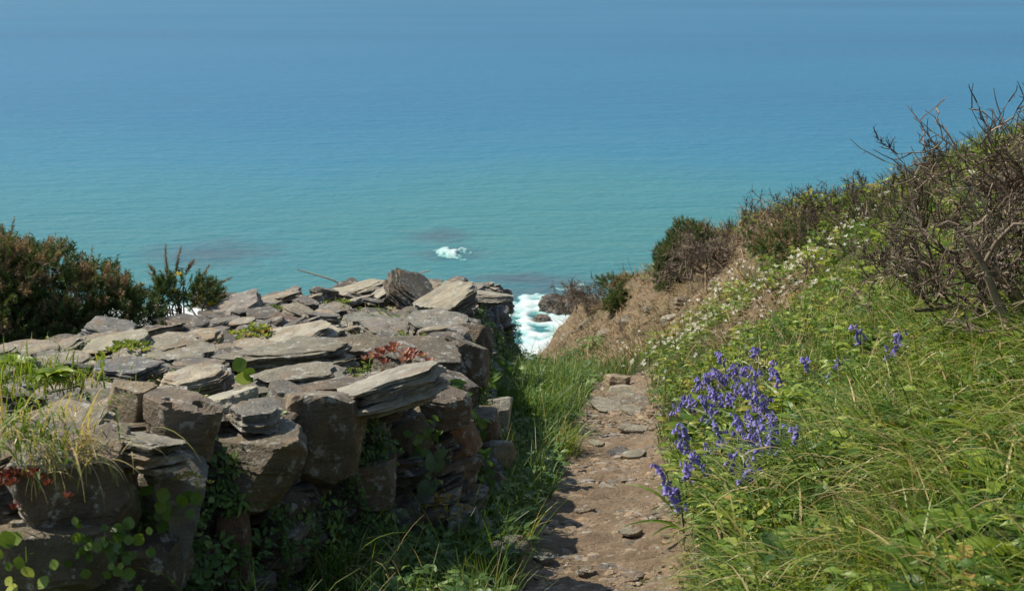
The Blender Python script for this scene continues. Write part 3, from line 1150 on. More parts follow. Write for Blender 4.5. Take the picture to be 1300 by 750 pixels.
# ------------------------------------------------------------------ path stones
PST = [(787, 575, 34, .03, 'dark', 'dark flat slate lying alone mid-path, right of the shadow edge'), (805, 577, 36, .03, 'tan', 'pale thin slate beside the dark flat slate on the path'),
       (800, 520, 34, .03, 'tan', 'large pale slate bedded at the far right of the path'), (757, 515, 22, .03, 'brown', 'small brown slate at the far end of the path'),
       (805, 545, 46, .04, 'tan', 'tan slanting slate at the right edge of the path by the bluebells'), (783, 487, 40, .11, 'orange', 'rounded tan boulder at the crest where the path drops away'),
       (757, 563, 24, .03, 'tan', 'tan slate in mid-path just past the wall shadow'), (800, 675, 38, .025, 'tan', 'tan flat slate low on the right half of the path'),
       (742, 648, 30, .03, 'brown', 'brown slate on the shadow edge low on the path'), (835, 605, 26, .03, 'tan', 'small tan slate close to the lowest bluebells'),
       (690, 712, 34, .05, 'grey', 'grey slate step in the wall shadow at the near left of the path'), (648, 722, 60, .16, 'grey', 'boulder at the foot of the wall where grass meets the path'),
       (745, 725, 30, .03, 'brown', 'brown slate at the near end of the path'), (770, 620, 26, .03, 'tan', 'tan flake in the middle of the path below the dark flat slate')]
for (px, py, wp, h, col, lab) in PST:
    c = on_ground(px, py)
    t = proj(c)[2]
    o = stone_obj('path_stone' if h < .1 else 'boulder', c + np.array([0, 0, h * .22 if h > .1 else -.002]), wp * t / F * .85, wp * t / F * .8, h, _prng.uniform(-40, 40), _prng.uniform(-6, 6), _prng.uniform(-6, 6), col, None, 4)
    tag(o, lab, 'stone')
for (px, py, wp, h, col, lab) in ((790, 506, 46, .05, 'tan', 'wide pale rock ledge forming a step at the far end of the path'), (772, 517, 44, .04, 'tan', 'lower tan layer of the rock step at the far end of the path'), (806, 514, 40, .04, 'brown', 'brown layer of the rock step, on the right under the bank'), (790, 497, 36, .05, 'tan', 'upper tan layer of the rock step close behind the pale ledge')):
    c = on_ground(px, py)
    t = proj(c)[2]
    tag(stone_obj('rock_ledge', c + np.array([0, 0, .0]), wp * t / F, wp * t / F * 1.3, h, _prng.uniform(-20, 20), 4, _prng.uniform(-4, 4), col, None, 5, lamp=.12), lab, 'rock')
for (px, py, wp, col, lab) in ((800, 415, 34, 'brown', 'brown rock sticking out in the middle of the bare slope'), (770, 428, 28, 'tan', 'tan rock low on the bare brown slope'), (828, 398, 30, 'brown', 'brown rock on the slope under the dark green gorse'), (745, 415, 26, 'brown', 'brown rock near the left edge of the bare slope'),
                               (725, 432, 26, 'tan', 'tan rock at the lowest tip of the bare slope'), (852, 408, 26, 'tan', 'tan rock on the slope among the first white flowers'), (785, 445, 24, 'orange', 'sandy rock where the bare slope meets the grass'), (868, 385, 28, 'brown', 'brown rock on the slope below the dead shrub')):
    c = on_ground(px, py)
    t = proj(c)[2]
    tag(stone_obj('slope_rock', c, wp * t / F, wp * t / F * .8, wp * t / F * .6, _prng.uniform(-60, 60), _prng.uniform(-15, 15), _prng.uniform(-25, 25), col, None, 4, lamp=.12), lab, 'rock')
protos = []
for k in range(6):
    SEED[0] += 1
    protos.append(rock_mesh('slate_chip', SEED[0], .085, .06, .014, 3, sides=5))
for k in range(230):
    y = rng.uniform(4.4, 12.3)
    x = rng.uniform(float(path_l(y)) + .03, float(path_r(y)) - .03)
    o = link('slate_chip', protos[k % 6], None, None, (x, y, gz1(x, y) + .007), (R(rng.uniform(-12, 12)), R(rng.uniform(-12, 12)), rng.uniform(0, 6.28)))
    s = rng.uniform(.3, 1.25)
    o.scale = (s, s, s * rng.uniform(.8, 1.5))
    o.color = (*jit(COLS[rng.choice(['tan', 'brown', 'purple', 'orange', 'brown'])], _prng), 1)
    tag(o, 'small slate flake lying loose among others on the trodden dirt of the path', 'stone', 'slate flakes strewn on the path')
gb = Buf()
ng = 14000
y = rng.uniform(4, 12.6, ng)
x = path_l(y) - .06 + rng.uniform(0, 1, ng) * (path_r(y) - path_l(y) + .12)
T = np.stack([x, y, gz(x, y) + .006], 1)
cv, cf = rock(9, 1, .8, .45, 1, rough=0.0, lamp=0)
yw = rng.uniform(0, 6.28, ng)
gb.inst(cv, cf, frames(np.stack([np.cos(yw), np.sin(yw), rng.normal(0, .15, ng)], 1)), T, rng.gamma(1.7, .011, ng) + .006, rng.uniform(.3, .95, ng))
o = link('gravel', gb.mesh('gravel'), M['slate'])
o.color = (.22, .17, .122, 1)
tag(o, 'loose grit and tiny slate fragments over the dirt path', 'gravel', kind='stuff')

# ------------------------------------------------------------------ surf and sea rocks
SEA_ROCKS = [(712, 396, 50, 1.3, 'wet', 'largest dark brown rock standing in the white surf below the slope'), (733, 377, 24, .8, 'wet', 'small brown rock in the sea just beyond the largest surf rock'),
             (688, 408, 26, .5, 'wet', 'low dark rock awash in the foam left of the largest surf rock'), (272, 388, 58, 1., 'wet', 'low dark reef in the surf behind the small gorse')]
for (px, py, wp, h, col, lab) in SEA_ROCKS:
    c = sea_pt(px, py)
    w = wp * proj(c)[2] / F
    o = stone_obj('sea_rock', c + np.array([0, 0, h * .12]), w, w * .9, h * 1.5, _prng.uniform(-30, 30), 5, _prng.uniform(-12, 12), col, None, 5, lamp=.15, rough=.09, cham=12, tilt=35)
    tag(o, lab, 'rock', 'rocks at the shore')


def foam_patch(name, xs, ys, hf, lab, zk=.4):
    me = grid_mesh(name, xs, ys, lambda x, y: SEA + zk * hf(x, y), lambda x, y: np.clip(hf(x, y) * 1.0 + .02, 0, .5))
    o = link(name, me, M['foam'])
    tag(o, lab, 'surf', kind='stuff')


def ell(x, y, cx, cy, rx, ry):
    return 1 - np.hypot((x - cx) / rx, (y - cy) / ry)


def surf1(x, y):
    n = fbm(xy0(x * .55, y * .3), 4, 60)
    m = np.maximum(ell(x, y, 2.2, 95, 7., 11), np.maximum(ell(x, y, 0, 88, 8, 7), ell(x, y, 3, 105, 9, 6) - .42))
    streak = fbm(xy0(x * .25, y * .9), 3, 66)
    lace = 1 - 3.2 * np.abs(fbm(xy0(x * .5, y * .35), 3, 68))
    return np.clip(m * .75 + n * .6 + .3 * streak + .4 * lace - .27, -.4, .42) + .12 * fbm(xy0(x, y), 3, 61)


def surf2(x, y):
    n = fbm(xy0(x * .4, y * .35), 4, 62)
    m = np.maximum(ell(x, y, -23, 100.5, 14, 5), ell(x, y, -26, 94, 12, 5.5))
    m = np.maximum(m, ell(x, y, -12, 103, 14, 1.6) - .1)
    return np.clip(m * 1.3 + n * .6 - .1, -.4, .55) + .12 * fbm(xy0(x, y), 3, 63)


c3 = sea_pt(578, 322)


def surf3(x, y):
    n = fbm(xy0(x * 1.1, y * .8), 3, 64)
    return np.clip(ell(x, y, c3[0], c3[1], 1.5, 2.2) * .8 + n * .9 - .1, -.4, .4) + .1 * fbm(xy0(x * 2, y * 2), 2, 65) - .05


foam_patch('surf', np.arange(-8, 12.5, .14), np.arange(78, 116, .2), surf1, 'white foaming surf breaking between the wall end and the brown slope')
foam_patch('surf', np.arange(-40, 0, .22), np.arange(86, 108, .2), surf2, 'white foaming surf along the shore behind the small gorse')
foam_patch('breaking_wave', np.arange(c3[0] - 5, c3[0] + 5, .12), np.arange(c3[1] - 6, c3[1] + 6, .15), surf3, 'small white breaker over a submerged reef out in the turquoise water', 1.)


# ------------------------------------------------------------------ vegetation helpers
def grow_branches(seed, p, d, L, r, depth, crook=.35, bias=(0, 0, .05), kids=(3, 5), spread=.9, shrink=.62, nseg=5, out=None):
    rng = random.Random(seed)
    if out is None:
        out = []
    pts, rad = [np.array(p, float)], [r]
    dv = np.array(d, float)
    dv /= np.linalg.norm(dv)
    spots = []
    for i in range(nseg):
        dv = dv + np.array([rng.gauss(0, crook) for _ in range(3)]) * .5 + np.array(bias)
        dv /= np.linalg.norm(dv)
        pts.append(pts[-1] + dv * L / nseg)
        rad.append(r * (1 - .62 * (i + 1) / nseg))
        spots.append((pts[-1], dv.copy(), rad[-1]))
    out.append((np.array(pts), np.array(rad), depth))
    if depth > 0:
        for k in range(rng.randint(*kids)):
            q, dd, rr = spots[rng.randint(max(0, nseg // 4), nseg - 1)]
            nd = dd + np.array([rng.gauss(0, spread) for _ in range(3)])
            nd[2] += .15
            grow_branches(rng.random(), q, nd, L * shrink * rng.uniform(.7, 1.2), max(rr * .72, .004), depth - 1, crook, bias, kids, spread, shrink, max(3, nseg - 1), out)
    return out


def twig_meshes(polys, org, thick_depth, thorn=0.0, rng=None, tint=(.25, .75)):
    rng = rng or random.Random(1)
    a, b = Buf(), Buf()
    for pts, rad, dp in polys:
        tn = rng.uniform(*tint) + (.15 if rng.random() < .12 else 0)
        tube(a if dp >= thick_depth else b, pts - org, rad, 5 if dp >= thick_depth else 3, min(1, tn))
        if thorn and dp < thick_depth:
            for k in range(len(pts) - 1):
                if rng.random() < thorn:
                    q = (pts[k] + pts[k + 1]) / 2 - org
                    v = np.array([rng.gauss(0, 1) for _ in range(3)])
                    v = v / np.linalg.norm(v) * rng.uniform(.015, .04)
                    tube(b, [q, q + v], [rad[k] * .7, .0004], 3, min(1, tn))
    return a, b


def bare_shrub(name, org, stems, lab, seed, cat='shrub', depth=4, thick=3, thorn=.5, tint=(.2, .75), group=None, **kw):
    org = np.array(org, float)
    polys = []
    for k, (ofs, d, L, r) in enumerate(stems):
        grow_branches(seed * 31 + k, org + np.array(ofs), d, L, r, depth, out=polys, **kw)
    root = empty(name, org, lab, cat, group)
    a, b = twig_meshes(polys, org, thick, thorn, random.Random(seed), tint)
    if a.n:
        link('stem', a.mesh('stem', True), M['twig'], root)
    if b.n:
        link('twigs', b.mesh('twigs'), M['twig'], root)
    return root


def shoot_t(seed, n=46, L=.11, s=.034):
    """a gorse shoot along +y, ringed with spines"""
    rng = np.random.default_rng(seed)
    b = Buf()
    tube(b, [(0, 0, 0), (0, L, 0)], [.002, .001], 3, .5)
    u = rng.uniform(.05, 1, n)
    a = rng.uniform(0, 6.28, n)
    d = np.stack([np.cos(a), np.full(n, .75), np.sin(a)], 1)
    tv = np.array([(-.11, 0, 0), (.11, 0, 0), (0, 1, 0)])
    T = np.stack([np.zeros(n), u * L, np.zeros(n)], 1)
    bb = Buf()
    bb.inst(tv, np.array([[0, 1, 2]]), frames(d, rng.uniform(0, 3, n)), T, s * rng.uniform(.7, 1.3, n) * (1.25 - .6 * u), np.zeros(n))
    return np.concatenate(bb.v), np.concatenate(bb.f), None


SHOOTS = [shoot_t(k) for k in range(4)]


def gorse_bush(name, org, lobes, n, lab, seed, brown=.5, flowers=0, size=1., stems=14, group=None, low=0.0, mat='gorse'):
    """lobes: (centre offset, radii).  shoots stand on the outside of every lobe and thin out inside"""
    rng = np.random.default_rng(seed)
    org = np.array(org, float)
    root = empty(name, org, lab, 'shrub', group)
    Ts, Ds, hs = [], [], []
    vol = np.array([np.prod(r) ** (2 / 3) for _, r in lobes])
    zmin = min(c[2] - r[2] for c, r in lobes)
    zmax = max(c[2] + r[2] for c, r in lobes)
    for (c, r), w in zip(lobes, vol / vol.sum()):
        k = int(n * w)
        d = rand_dirs(k, -.75, 1, rng)
        rad = 1 - np.abs(rng.normal(0, .16, k)) + .28 * vnoise(d * 3 + np.array(c) * 3, seed)
        T = np.array(c) + d * np.array(r) * rad[:, None]
        D = d * .8 + np.array([0, 0, .55]) + rng.normal(0, .35, (k, 3))
        Ts.append(T)
        Ds.append(D)
    T, D = np.concatenate(Ts), np.concatenate(Ds)
    hgt = (T[:, 2] - zmin) / (zmax - zmin)
    clump = vnoise(T * 5, seed + 3)
    keep = (clump + rng.uniform(-.6, .6, len(T)) > -.32)
    T, D, hgt, clump = T[keep], D[keep], hgt[keep], clump[keep]
    tint = .46 + .24 * clump + rng.normal(0, .1, len(T)) + brown * np.where(rng.uniform(size=len(T)) < .12 + .5 * np.clip(hgt - .35, 0, 1) + .25 * np.clip(clump, 0, 1), .45, 0)
    b = Buf()
    sc = size * rng.uniform(.7, 1.25, len(T))
    for k, (tv, tf, _) in enumerate(SHOOTS):
        m = np.arange(len(T)) % 4 == k
        b.inst(tv, tf, frames(D[m], rng.uniform(0, 6.28, m.sum())), T[m], sc[m], np.clip(tint[m], 0, 1))
    # bare dead shoots standing clear of the outline
    link('foliage', b.mesh('foliage'), M[mat], root)
    sbuf = Buf()
    for k in range(stems):
        c, r = lobes[rng.integers(len(lobes))]
        tgt = np.array(c) + rand_dirs(1, -.2, .8, rng)[0] * np.array(r) * .85
        st = np.array([tgt[0] * .45 + rng.normal(0, .05), tgt[1] * .45, low])
        midp = (st + tgt) / 2 + rng.normal(0, .06, 3)
        tube(sbuf, [st, midp, tgt], [.012 * size, .008 * size, .003], 4, rng.uniform(.1, .5))
        for q in range(3):
            s0 = st + (tgt - st) * rng.uniform(.3, .9)
            tube(sbuf, [s0, s0 + rng.normal(0, .12, 3) * size], [.004, .0015], 3, rng.uniform(.1, .6))
    link('stem', sbuf.mesh('stem'), M['twig'], root)
    return root, T


PET = leaf_t(.7, 3, .25, -.25, 'petal')


def flower_ball(buf, c, s, rng, n=5):
    d = rand_dirs(n, .1, 1, rng)
    buf.inst(PET[0], PET[1], frames(d, rng.uniform(0, 6.28, n)), np.repeat(c[None], n, 0), np.full(n, s), rng.uniform(.2, 1, n))


# ------------------------------------------------------------------ gorse at the left
g0 = on_wall(60, 440)[0]
GB = np.array([-3.55, 9.6, -2.75])
L1 = [((-.35, .1, .55), (.55, .5, .42)), ((.1, 0, .5), (.5, .45, .36)), ((.55, .05, .36), (.42, .4, .3)), ((-.9, .1, .6), (.5, .5, .45)), ((.82, 0, .22), (.3, .3, .24)), ((-.1, -.3, .32), (.6, .35, .26)), ((.45, -.25, .2), (.45, .3, .2))]
gorse, gT = gorse_bush('gorse_bush', GB, L1, 9000, 'large spiny gorse bush with brown tips at the left behind the wall', 5, .9, size=.95, stems=40)
SBp = P(236, 400, 11.0)
L2 = [((-.03, 0, .2), (.19, .2, .11)), ((.12, 0, .17), (.14, .18, .08)), ((-.12, 0, .17), (.11, .15, .08)), ((-.06, 0, .26), (.1, .12, .08))]
small, sT = gorse_bush('gorse_bush', SBp - np.array([0, 0, .02]), L2, 620, 'small gorse bush with a few yellow flowers behind the wall against the sea', 6, .35, size=.85, stems=16, low=-.12)
fb = None
frng = np.random.default_rng(2)
for k, (px, py) in enumerate(((226, 349), (257, 376), (269, 387), (222, 371), (248, 384))):
    c = P(px, py, 10.86) - np.array(small.location)
    b = Buf()
    flower_ball(b, np.zeros(3), .034, frng, 6)
    link('flower', b.mesh('flower'), M['yellow'], small, c)
sp = Buf()
for (a, b2) in (((212, 352), (210, 318)), ((222, 352), (228, 320)), ((245, 362), (262, 343)), ((258, 368), (287, 355)), ((235, 350), (243, 336)), ((200, 356), (192, 342))):
    p0, p1 = P(*a, 11.) - np.array(small.location), P(*b2, 11.) - np.array(small.location)
    n = 7
    Tt = p0 + (p1 - p0) * np.linspace(0, 1, n)[:, None]
    Dd = np.repeat((p1 - p0)[None], n, 0) + frng.normal(0, .02, (n, 3))
    tv, tf, _ = SHOOTS[0]
    sp.inst(tv, tf, frames(Dd, frng.uniform(0, 6, n)), Tt, np.linspace(.85, .5, n), np.clip(frng.normal(.82, .08, n), 0, 1))
link('dead_spikes', sp.mesh('dead_spikes'), M['gorse'], small)
sp = Buf()
for k in range(26):
    i = frng.integers(len(gT))
    if gT[i][2] < .45:
        continue
    p0 = gT[i]
    p1 = p0 + np.array([frng.normal(0, .06), frng.normal(0, .05), frng.uniform(.08, .2)])
    n = 5
    Tt = p0 + (p1 - p0) * np.linspace(0, 1, n)[:, None]
    Dd = np.repeat((p1 - p0)[None], n, 0)
    tv, tf, _ = SHOOTS[1]
    sp.inst(tv, tf, frames(Dd, frng.uniform(0, 6, n)), Tt, np.linspace(.9, .5, n), np.clip(frng.normal(.85, .08, n), 0, 1))
link('dead_spikes', sp.mesh('dead_spikes'), M['gorse'], gorse)

# shrubs on the right slope
c = on_ground(868, 352)
gorse_bush('gorse_bush', c, [((-.08, 0, .18), (.24, .35, .3)), ((.14, .3, .36), (.27, .35, .24)), ((-.16, -.1, .02), (.18, .25, .22)), ((-.05, 0, -.1), (.2, .25, .2))], 3000, 'dense dark green gorse bush on the edge of the brown slope', 8, .06, size=1.0, stems=10)
c = on_ground(905, 350)
bare_shrub('dead_shrub', c, [((random.uniform(-.4, .4), random.uniform(-.3, .3), 0), (random.uniform(-.7, .7), random.uniform(-.5, .2), .7), .34, .014) for _ in range(26)], 'dead brown tangled shrub right beside the dark green gorse on the slope', 12, depth=3, thick=3, thorn=.3, tint=(.45, .8), crook=.7, kids=(3, 5))
c = on_ground(760, 392)
bare_shrub('dead_shrub', c, [((random.uniform(-.6, .6), random.uniform(-.5, .5), 0), (random.uniform(-.4, .4), random.uniform(-.3, .3), 1), .26, .012) for _ in range(30)], 'low greyish brown leafless shrub above the surf at the end of the slope', 13, depth=3, thick=3, thorn=.3, tint=(.4, .75), crook=.5)
c = on_ground(1022, 318)
gorse_bush('low_shrub', c, [((0, 0, .08), (.4, .35, .16)), ((.3, .1, .1), (.3, .35, .15)), ((-.3, 0, .05), (.25, .3, .12))], 900, 'low olive green shrub on the upper slope above the white flowers', 9, 1.1, size=.95, stems=8)
c = on_ground(790, 372)
gorse_bush('low_shrub', c + np.array([.2, .3, 0]), [((0, 0, .0), (.25, .3, .1)), ((-.3, .3, -.03), (.2, .3, .09))], 300, 'dark low shrub on the skyline of the brown slope', 19, .6, size=1.1, stems=10)
c = on_ground(787, 392)
gorse_bush('low_shrub', c, [((0, 0, .1), (.1, .15, .16)), ((-.08, 0, .04), (.1, .15, .1))], 260, 'green tuft-like shrub on the bare brown slope', 29, .05, size=1.1, stems=5)

RSH = [(1000, 275, 'row of short bare twigs on the skyline left of the ridge bend'), (955, 284, 'sparse leafless shrub on the skyline near the dark green gorse'), (1050, 264, 'purplish bare shrub in the middle of the ridge skyline'),
       (1085, 262, 'dark bare shrub on the ridge right of the purplish bare shrub'), (1120, 268, 'bare upright shrub on the ridge next to the slender thorn stems'), (1060, 290, 'brown twiggy shrub just below the ridge skyline'),
       (1105, 305, 'brown twiggy shrub on the upper slope below the slender thorn stems'), (1160, 235, 'dense bare shrub on the ridge left of the thorn thicket'), (1010, 300, 'thin brown twiggy shrub above the olive green shrub')]
for k, (px, py, lab) in enumerate(RSH):
    c = on_ground(px, py)
    rr = random.Random(50 + k)
    st = [((rr.uniform(-.5, .5), rr.uniform(-.4, .4), 0), (rr.uniform(-.4, .3), rr.uniform(-.3, .3), 1), rr.uniform(.1, .19), .008) for _ in range(16)]
    st = [((o_[0], o_[1], gz1(c[0] + o_[0], c[1] + o_[1]) - c[2]), d, L, r) for o_, d, L, r in st]
    bare_shrub('bare_shrub', c, st, lab, 60 + k, depth=2, thick=2, thorn=.5, tint=(.15, .6), kids=(3, 5), crook=.35, group='bare shrubs along the ridge')

# thorn thicket at the right edge
c = on_ground(1285, 440)
rr = random.Random(77)
st = []
for k in range(34):
    ox, oy = rr.uniform(-.05, .85), rr.uniform(-.2, .7)
    st.append(((ox, oy, gz1(c[0] + ox, c[1] + oy) - c[2]), (rr.uniform(-.5, .3), rr.uniform(-.3, .3), rr.uniform(.35, 1)), rr.uniform(.42, .62), rr.uniform(.014, .032)))
for k in range(14):
    ox, oy = rr.uniform(.3, 1.15), rr.uniform(0, .7)
    st.append(((ox, oy, gz1(c[0] + ox, c[1] + oy) - c[2]), (rr.uniform(-.5, .1), rr.uniform(-.2, .2), 1), rr.uniform(.46, .68), .018))
bare_shrub('thorn_thicket', c, st, 'large leafless blackthorn thicket of tangled grey twigs at the right edge', 21, depth=4, thick=3, thorn=.35, tint=(.1, .85), crook=.6, kids=(2, 4), spread=.9, bias=(-.015, 0, .03), shrink=.66)
c = on_ground(1262, 330)
st = [((rr.uniform(-.6, .6), rr.uniform(-.3, .6), 0), (rr.uniform(-.5, .3), rr.uniform(-.2, .3), 1), rr.uniform(.22, .36), rr.uniform(.01, .016)) for _ in range(16)]
st = [((o_[0], o_[1], gz1(c[0] + o_[0], c[1] + o_[1]) - c[2]), d, L, r) for o_, d, L, r in st]
bare_shrub('thorn_thicket', c, st, 'leafless thorn thicket behind the large one, its top against the sea', 22, depth=4, thick=3, thorn=.5, tint=(.15, .75), crook=.5, kids=(2, 4), spread=.8, shrink=.62)
c = on_ground(1200, 402)
p1 = P(1172, 200, proj(c)[2] + .3) - c
bare_shrub('thorn_sapling', c, [((0, 0, 0), p1, np.linalg.norm(p1) * 1.0, .014), ((.03, .02, 0), p1 + np.array([.12, .1, 0]), np.linalg.norm(p1) * .7, .010), ((-.05, .05, 0), (-.3, 0, .6), .3, .008)],
           'slender dark thorn stems with side twigs standing left of the thorn thicket', 23, depth=2, thick=2, thorn=.8, tint=(.05, .35), crook=.12, kids=(5, 8), bias=(0, 0, 0), spread=.7, shrink=.3, nseg=9)
# the dead branches lying under the thicket
for (pts, r0, lab) in (([(1195, 405), (1240, 418), (1300, 424)], .02, 'thick dead branch lying low under the thorn thicket'), ([(1100, 360), (1180, 345), (1260, 290)], .006, 'long thin dry bramble cane arching across the slope before the thorn thicket'),
                       ([(1125, 330), (1165, 345), (1215, 362)], .008, 'pale dry cane lying on the slope left of the thorn thicket')):
    b = Buf()
    g = [on_ground(px, py, .1) + np.array([0, 0, .1]) for px, py in pts]
    xs = np.linspace(0, 1, 12)
    g = np.stack([np.interp(xs, np.linspace(0, 1, len(g)), [q[i] for q in g]) for i in range(3)], 1)
    g += np.random.default_rng(len(lab)).normal(0, .012, g.shape)
    tube(b, g - g[0], np.linspace(r0, r0 * .4, 12), 5, .7)
    tag(link('dead_branch', b.mesh('dead_branch', True), M['twig'], None, g[0]), lab, 'branch')


# ------------------------------------------------------------------ grass and ground cover
def scatter(n, rmax=26, rmin=2.3, falloff=5., amin=-36, amax=36):
    rs = np.linspace(rmin, rmax, 400)
    pdf = rs / (1 + (rs / falloff) ** 2.2)
    cdf = np.cumsum(pdf)
    cdf /= cdf[-1]
    r = np.interp(RNG.uniform(0, 1, n), cdf, rs)
    a = np.radians(RNG.uniform(amin, amax, n))
    return r * np.sin(a), r * np.cos(a)


def path_d(x, y):
    """distance outside the path edge (negative on it)"""
    return np.maximum(path_l(y) - x, x - path_r(y)) + np.where(y > 12.6, 9, 0)


def down_dir(x, y):
    e = .15
    gx_ = (gz0(x + e, y) - gz0(x - e, y)) / (2 * e)
    gy_ = (gz0(x, y + e) - gz0(x, y - e)) / (2 * e)
    return -np.stack([gx_, gy_], 1)


def blades(buf, x, y, L, lean, bend, width, tint, K=4, spread=1.4):
    z = gz(x, y) - .01
    d = down_dir(x, y)
    a = np.arctan2(d[:, 1], d[:, 0]) + RNG.normal(0, spread * .5, len(x)) + spread * 1.3 * vnoise(xy0(x, y, 3.2), 133)
    grass(buf, np.stack([x, y, z], 1), L, np.stack([np.cos(a), np.sin(a)], 1), lean, bend, width, tint, K)


CLUMPS = [(on_ground(935, 520, .12)[:2], .95), (on_ground(905, 570, .12)[:2], .6), (on_ground(930, 480, .12)[:2], .7)] + [(on_ground(a, b_, .12)[:2], .22) for a, b_ in ((1020, 456), (1000, 478), (1058, 466), (1091, 430), (1118, 450), (1015, 550), (974, 463))]


def in_clump(x, y):
    m = np.zeros(len(x))
    for c, r in CLUMPS:
        m = np.maximum(m, np.clip(1.5 - 1.5 * np.hypot(x - c[0], (y - c[1]) * .8) / r, 0, 1))
    return m


# near long grass on the right bank
gbuf = Buf()
x, y = scatter(150000, 17, 2., 4.5, -4, 46)
dp = path_d(x, y)
cl = fbm(xy0(x, y, 2.2), 2, 70)
nearw = np.clip(1.6 - y / 6.5 + .25 * cl, 0.05, 1)
nearw = np.where(y > 9, np.clip(.13 + .2 * cl, .02, .3), nearw)
soil = soil_mask(x, y)
keep = (x > path_r(y) - .03 + .05 * cl) & (RNG.uniform(size=len(x)) < nearw * np.clip(.9 + 2.2 * cl, .12, 1)) & (soil < .3) & ~in_wall(x, y, .1)
keep &= RNG.uniform(size=len(x)) > .5 * in_clump(x, y)
x, y, dp, cl = x[keep], y[keep], dp[keep], cl[keep]
n = len(x)
L = RNG.gamma(6, .027, n) * np.clip(.45 + dp * 1.2, .35, 1.1) * (1 + .3 * cl) * (1 - .55 * in_clump(x, y))
dryp = np.clip(.24 + .5 * fbm(xy0(x, y, 1.3), 2, 72), .04, .65)
dry = RNG.uniform(size=n) < dryp
tint = np.where(dry, RNG.uniform(.72, 1, n), np.clip(RNG.normal(.45, .19, n) + .2 * cl, .03, .82))
blades(gbuf, x, y, L, np.abs(RNG.normal(.55, .4, n)), RNG.gamma(3, .42, n), RNG.uniform(.003, .0085, n) * np.where(dry, .65, 1), tint, 5)
# long arching blades through the near bank
n = 12000
x, y = scatter(n, 9, 2.3, 4.0, 3, 36)
cl = fbm(xy0(x, y, 1.8), 2, 79)
k = (x > path_r(y) + .12) & (cl > -.35) & (in_clump(x, y) < .1)
x, y, cl = x[k], y[k], cl[k]
n = len(x)
blades(gbuf, x, y, RNG.uniform(.22, .44, n), np.abs(RNG.normal(.6, .35, n)), RNG.uniform(.9, 2.1, n), RNG.uniform(.006, .012, n), np.clip(RNG.normal(.48, .17, n) + (RNG.uniform(size=n) < .14) * .4, 0, 1), 6, 1.1)
# short turf everywhere else on the slopes, and the shaded strip along the wall
x, y = scatter(110000, 28, 2.2, 8, -8, 45)
cl = fbm(xy0(x, y, 1.6), 2, 74)
soil = soil_mask(x, y)
keep = (path_d(x, y) > -.02 + .06 * cl) & ~in_wall(x, y, .05) & (RNG.uniform(size=len(x)) > soil * 1.1) & ((x > path_r(y)) | (x > -.4)) & (cl > -.45)
x, y, cl = x[keep], y[keep], cl[keep]
n = len(x)
far = np.clip((y - 6) / 10, 0, 1)
blades(gbuf, x, y, RNG.gamma(5, .022, n) * (1 + .4 * far), np.abs(RNG.normal(.2, .25, n)), RNG.gamma(2.5, .3, n), RNG.uniform(.002, .005, n) * (1 + far), np.clip(RNG.normal(.38, .14, n) + .1 * cl + .06 * far + (RNG.uniform(size=n) < .12) * .4, 0, 1), 3)
# thick tufts in the strip between wall and path
n = 26000
y = RNG.uniform(4.6, 17, n)
x = RNG.uniform(-.25, 1.2, n)
cl = fbm(xy0(x, y, 2.5), 2, 76)
keep = (x < path_l(y) + .02 + .05 * cl) & (~in_wall(x, y, .05)) & (cl > -.3) | ((y > 12.4) & (x > .0) & (x < 1.1) & (y < 16.5))
x, y, cl = x[keep], y[keep], cl[keep]
n = len(x)
blades(gbuf, x, y, RNG.gamma(6, .03, n) * (1 + .25 * cl) * np.clip(1.2 - (y - 9) / 9, .45, 1), np.abs(RNG.normal(.2, .2, n)), RNG.gamma(3, .35, n), RNG.uniform(.003, .006, n), np.clip(RNG.normal(.35, .12, n) + (RNG.uniform(size=n) < .07) * .45, 0, 1), 4, 1.6)
# the foot of the front face
n = 5000
y = RNG.uniform(3.6, 5.6, n)
x = RNG.uniform(-1.6, .0, n)
cl = fbm(xy0(x, y, 2.5), 2, 78)
keep = ~in_wall(x, y, .0) & (cl > -.25)
x, y = x[keep], y[keep]
n = len(x)
blades(gbuf, x, y, RNG.gamma(5, .032, n), np.abs(RNG.normal(.3, .25, n)), RNG.gamma(3, .35, n), RNG.uniform(.002, .0045, n), np.clip(RNG.normal(.3, .12, n) + (RNG.uniform(size=n) < .1) * .5, 0, 1), 4, 3)
o = link('grass', gbuf.mesh('grass'), M['grass'])
tag(o, 'long green and straw coloured grass covering the bank and the path edges', 'grass', kind='stuff')

# leafy ground cover: small plants in many sizes
LV = [leaf_t(.5, 4, .15, .3, 'oval', .01), leaf_t(.35, 4, .2, .35, 'lance'), leaf_t(.62, 4, .1, .2, 'oval', .02), leaf_t(.42, 4, .25, .5, 'oval')]


def plant_t(seed, n=14, h=.14, ls=.07):
    rng = np.random.default_rng(seed)
    tv, tf = LV[seed % 4]
    b = Buf()
    u = rng.uniform(.1, 1, n)
    a = rng.uniform(0, 6.28, n)
    rr = rng.uniform(0, .5, n) * h * (.4 + u)
    T = np.stack([np.cos(a) * rr, np.sin(a) * rr, u * h], 1)
    D = np.stack([np.cos(a), np.sin(a), rng.uniform(-.35, .5, n) + u * .4], 1)
    b.inst(tv, tf, frames(D, rng.normal(0, .3, n)), T, ls * rng.uniform(.6, 1.3, n) * (1.1 - .35 * u), rng.uniform(-.12, .16, n) * 0)
    t = np.repeat(rng.uniform(-.14, .14, n) + u * .16 - .08, len(tv))
    return np.concatenate(b.v), np.concatenate(b.f), t


PLT = [plant_t(k) for k in range(8)]


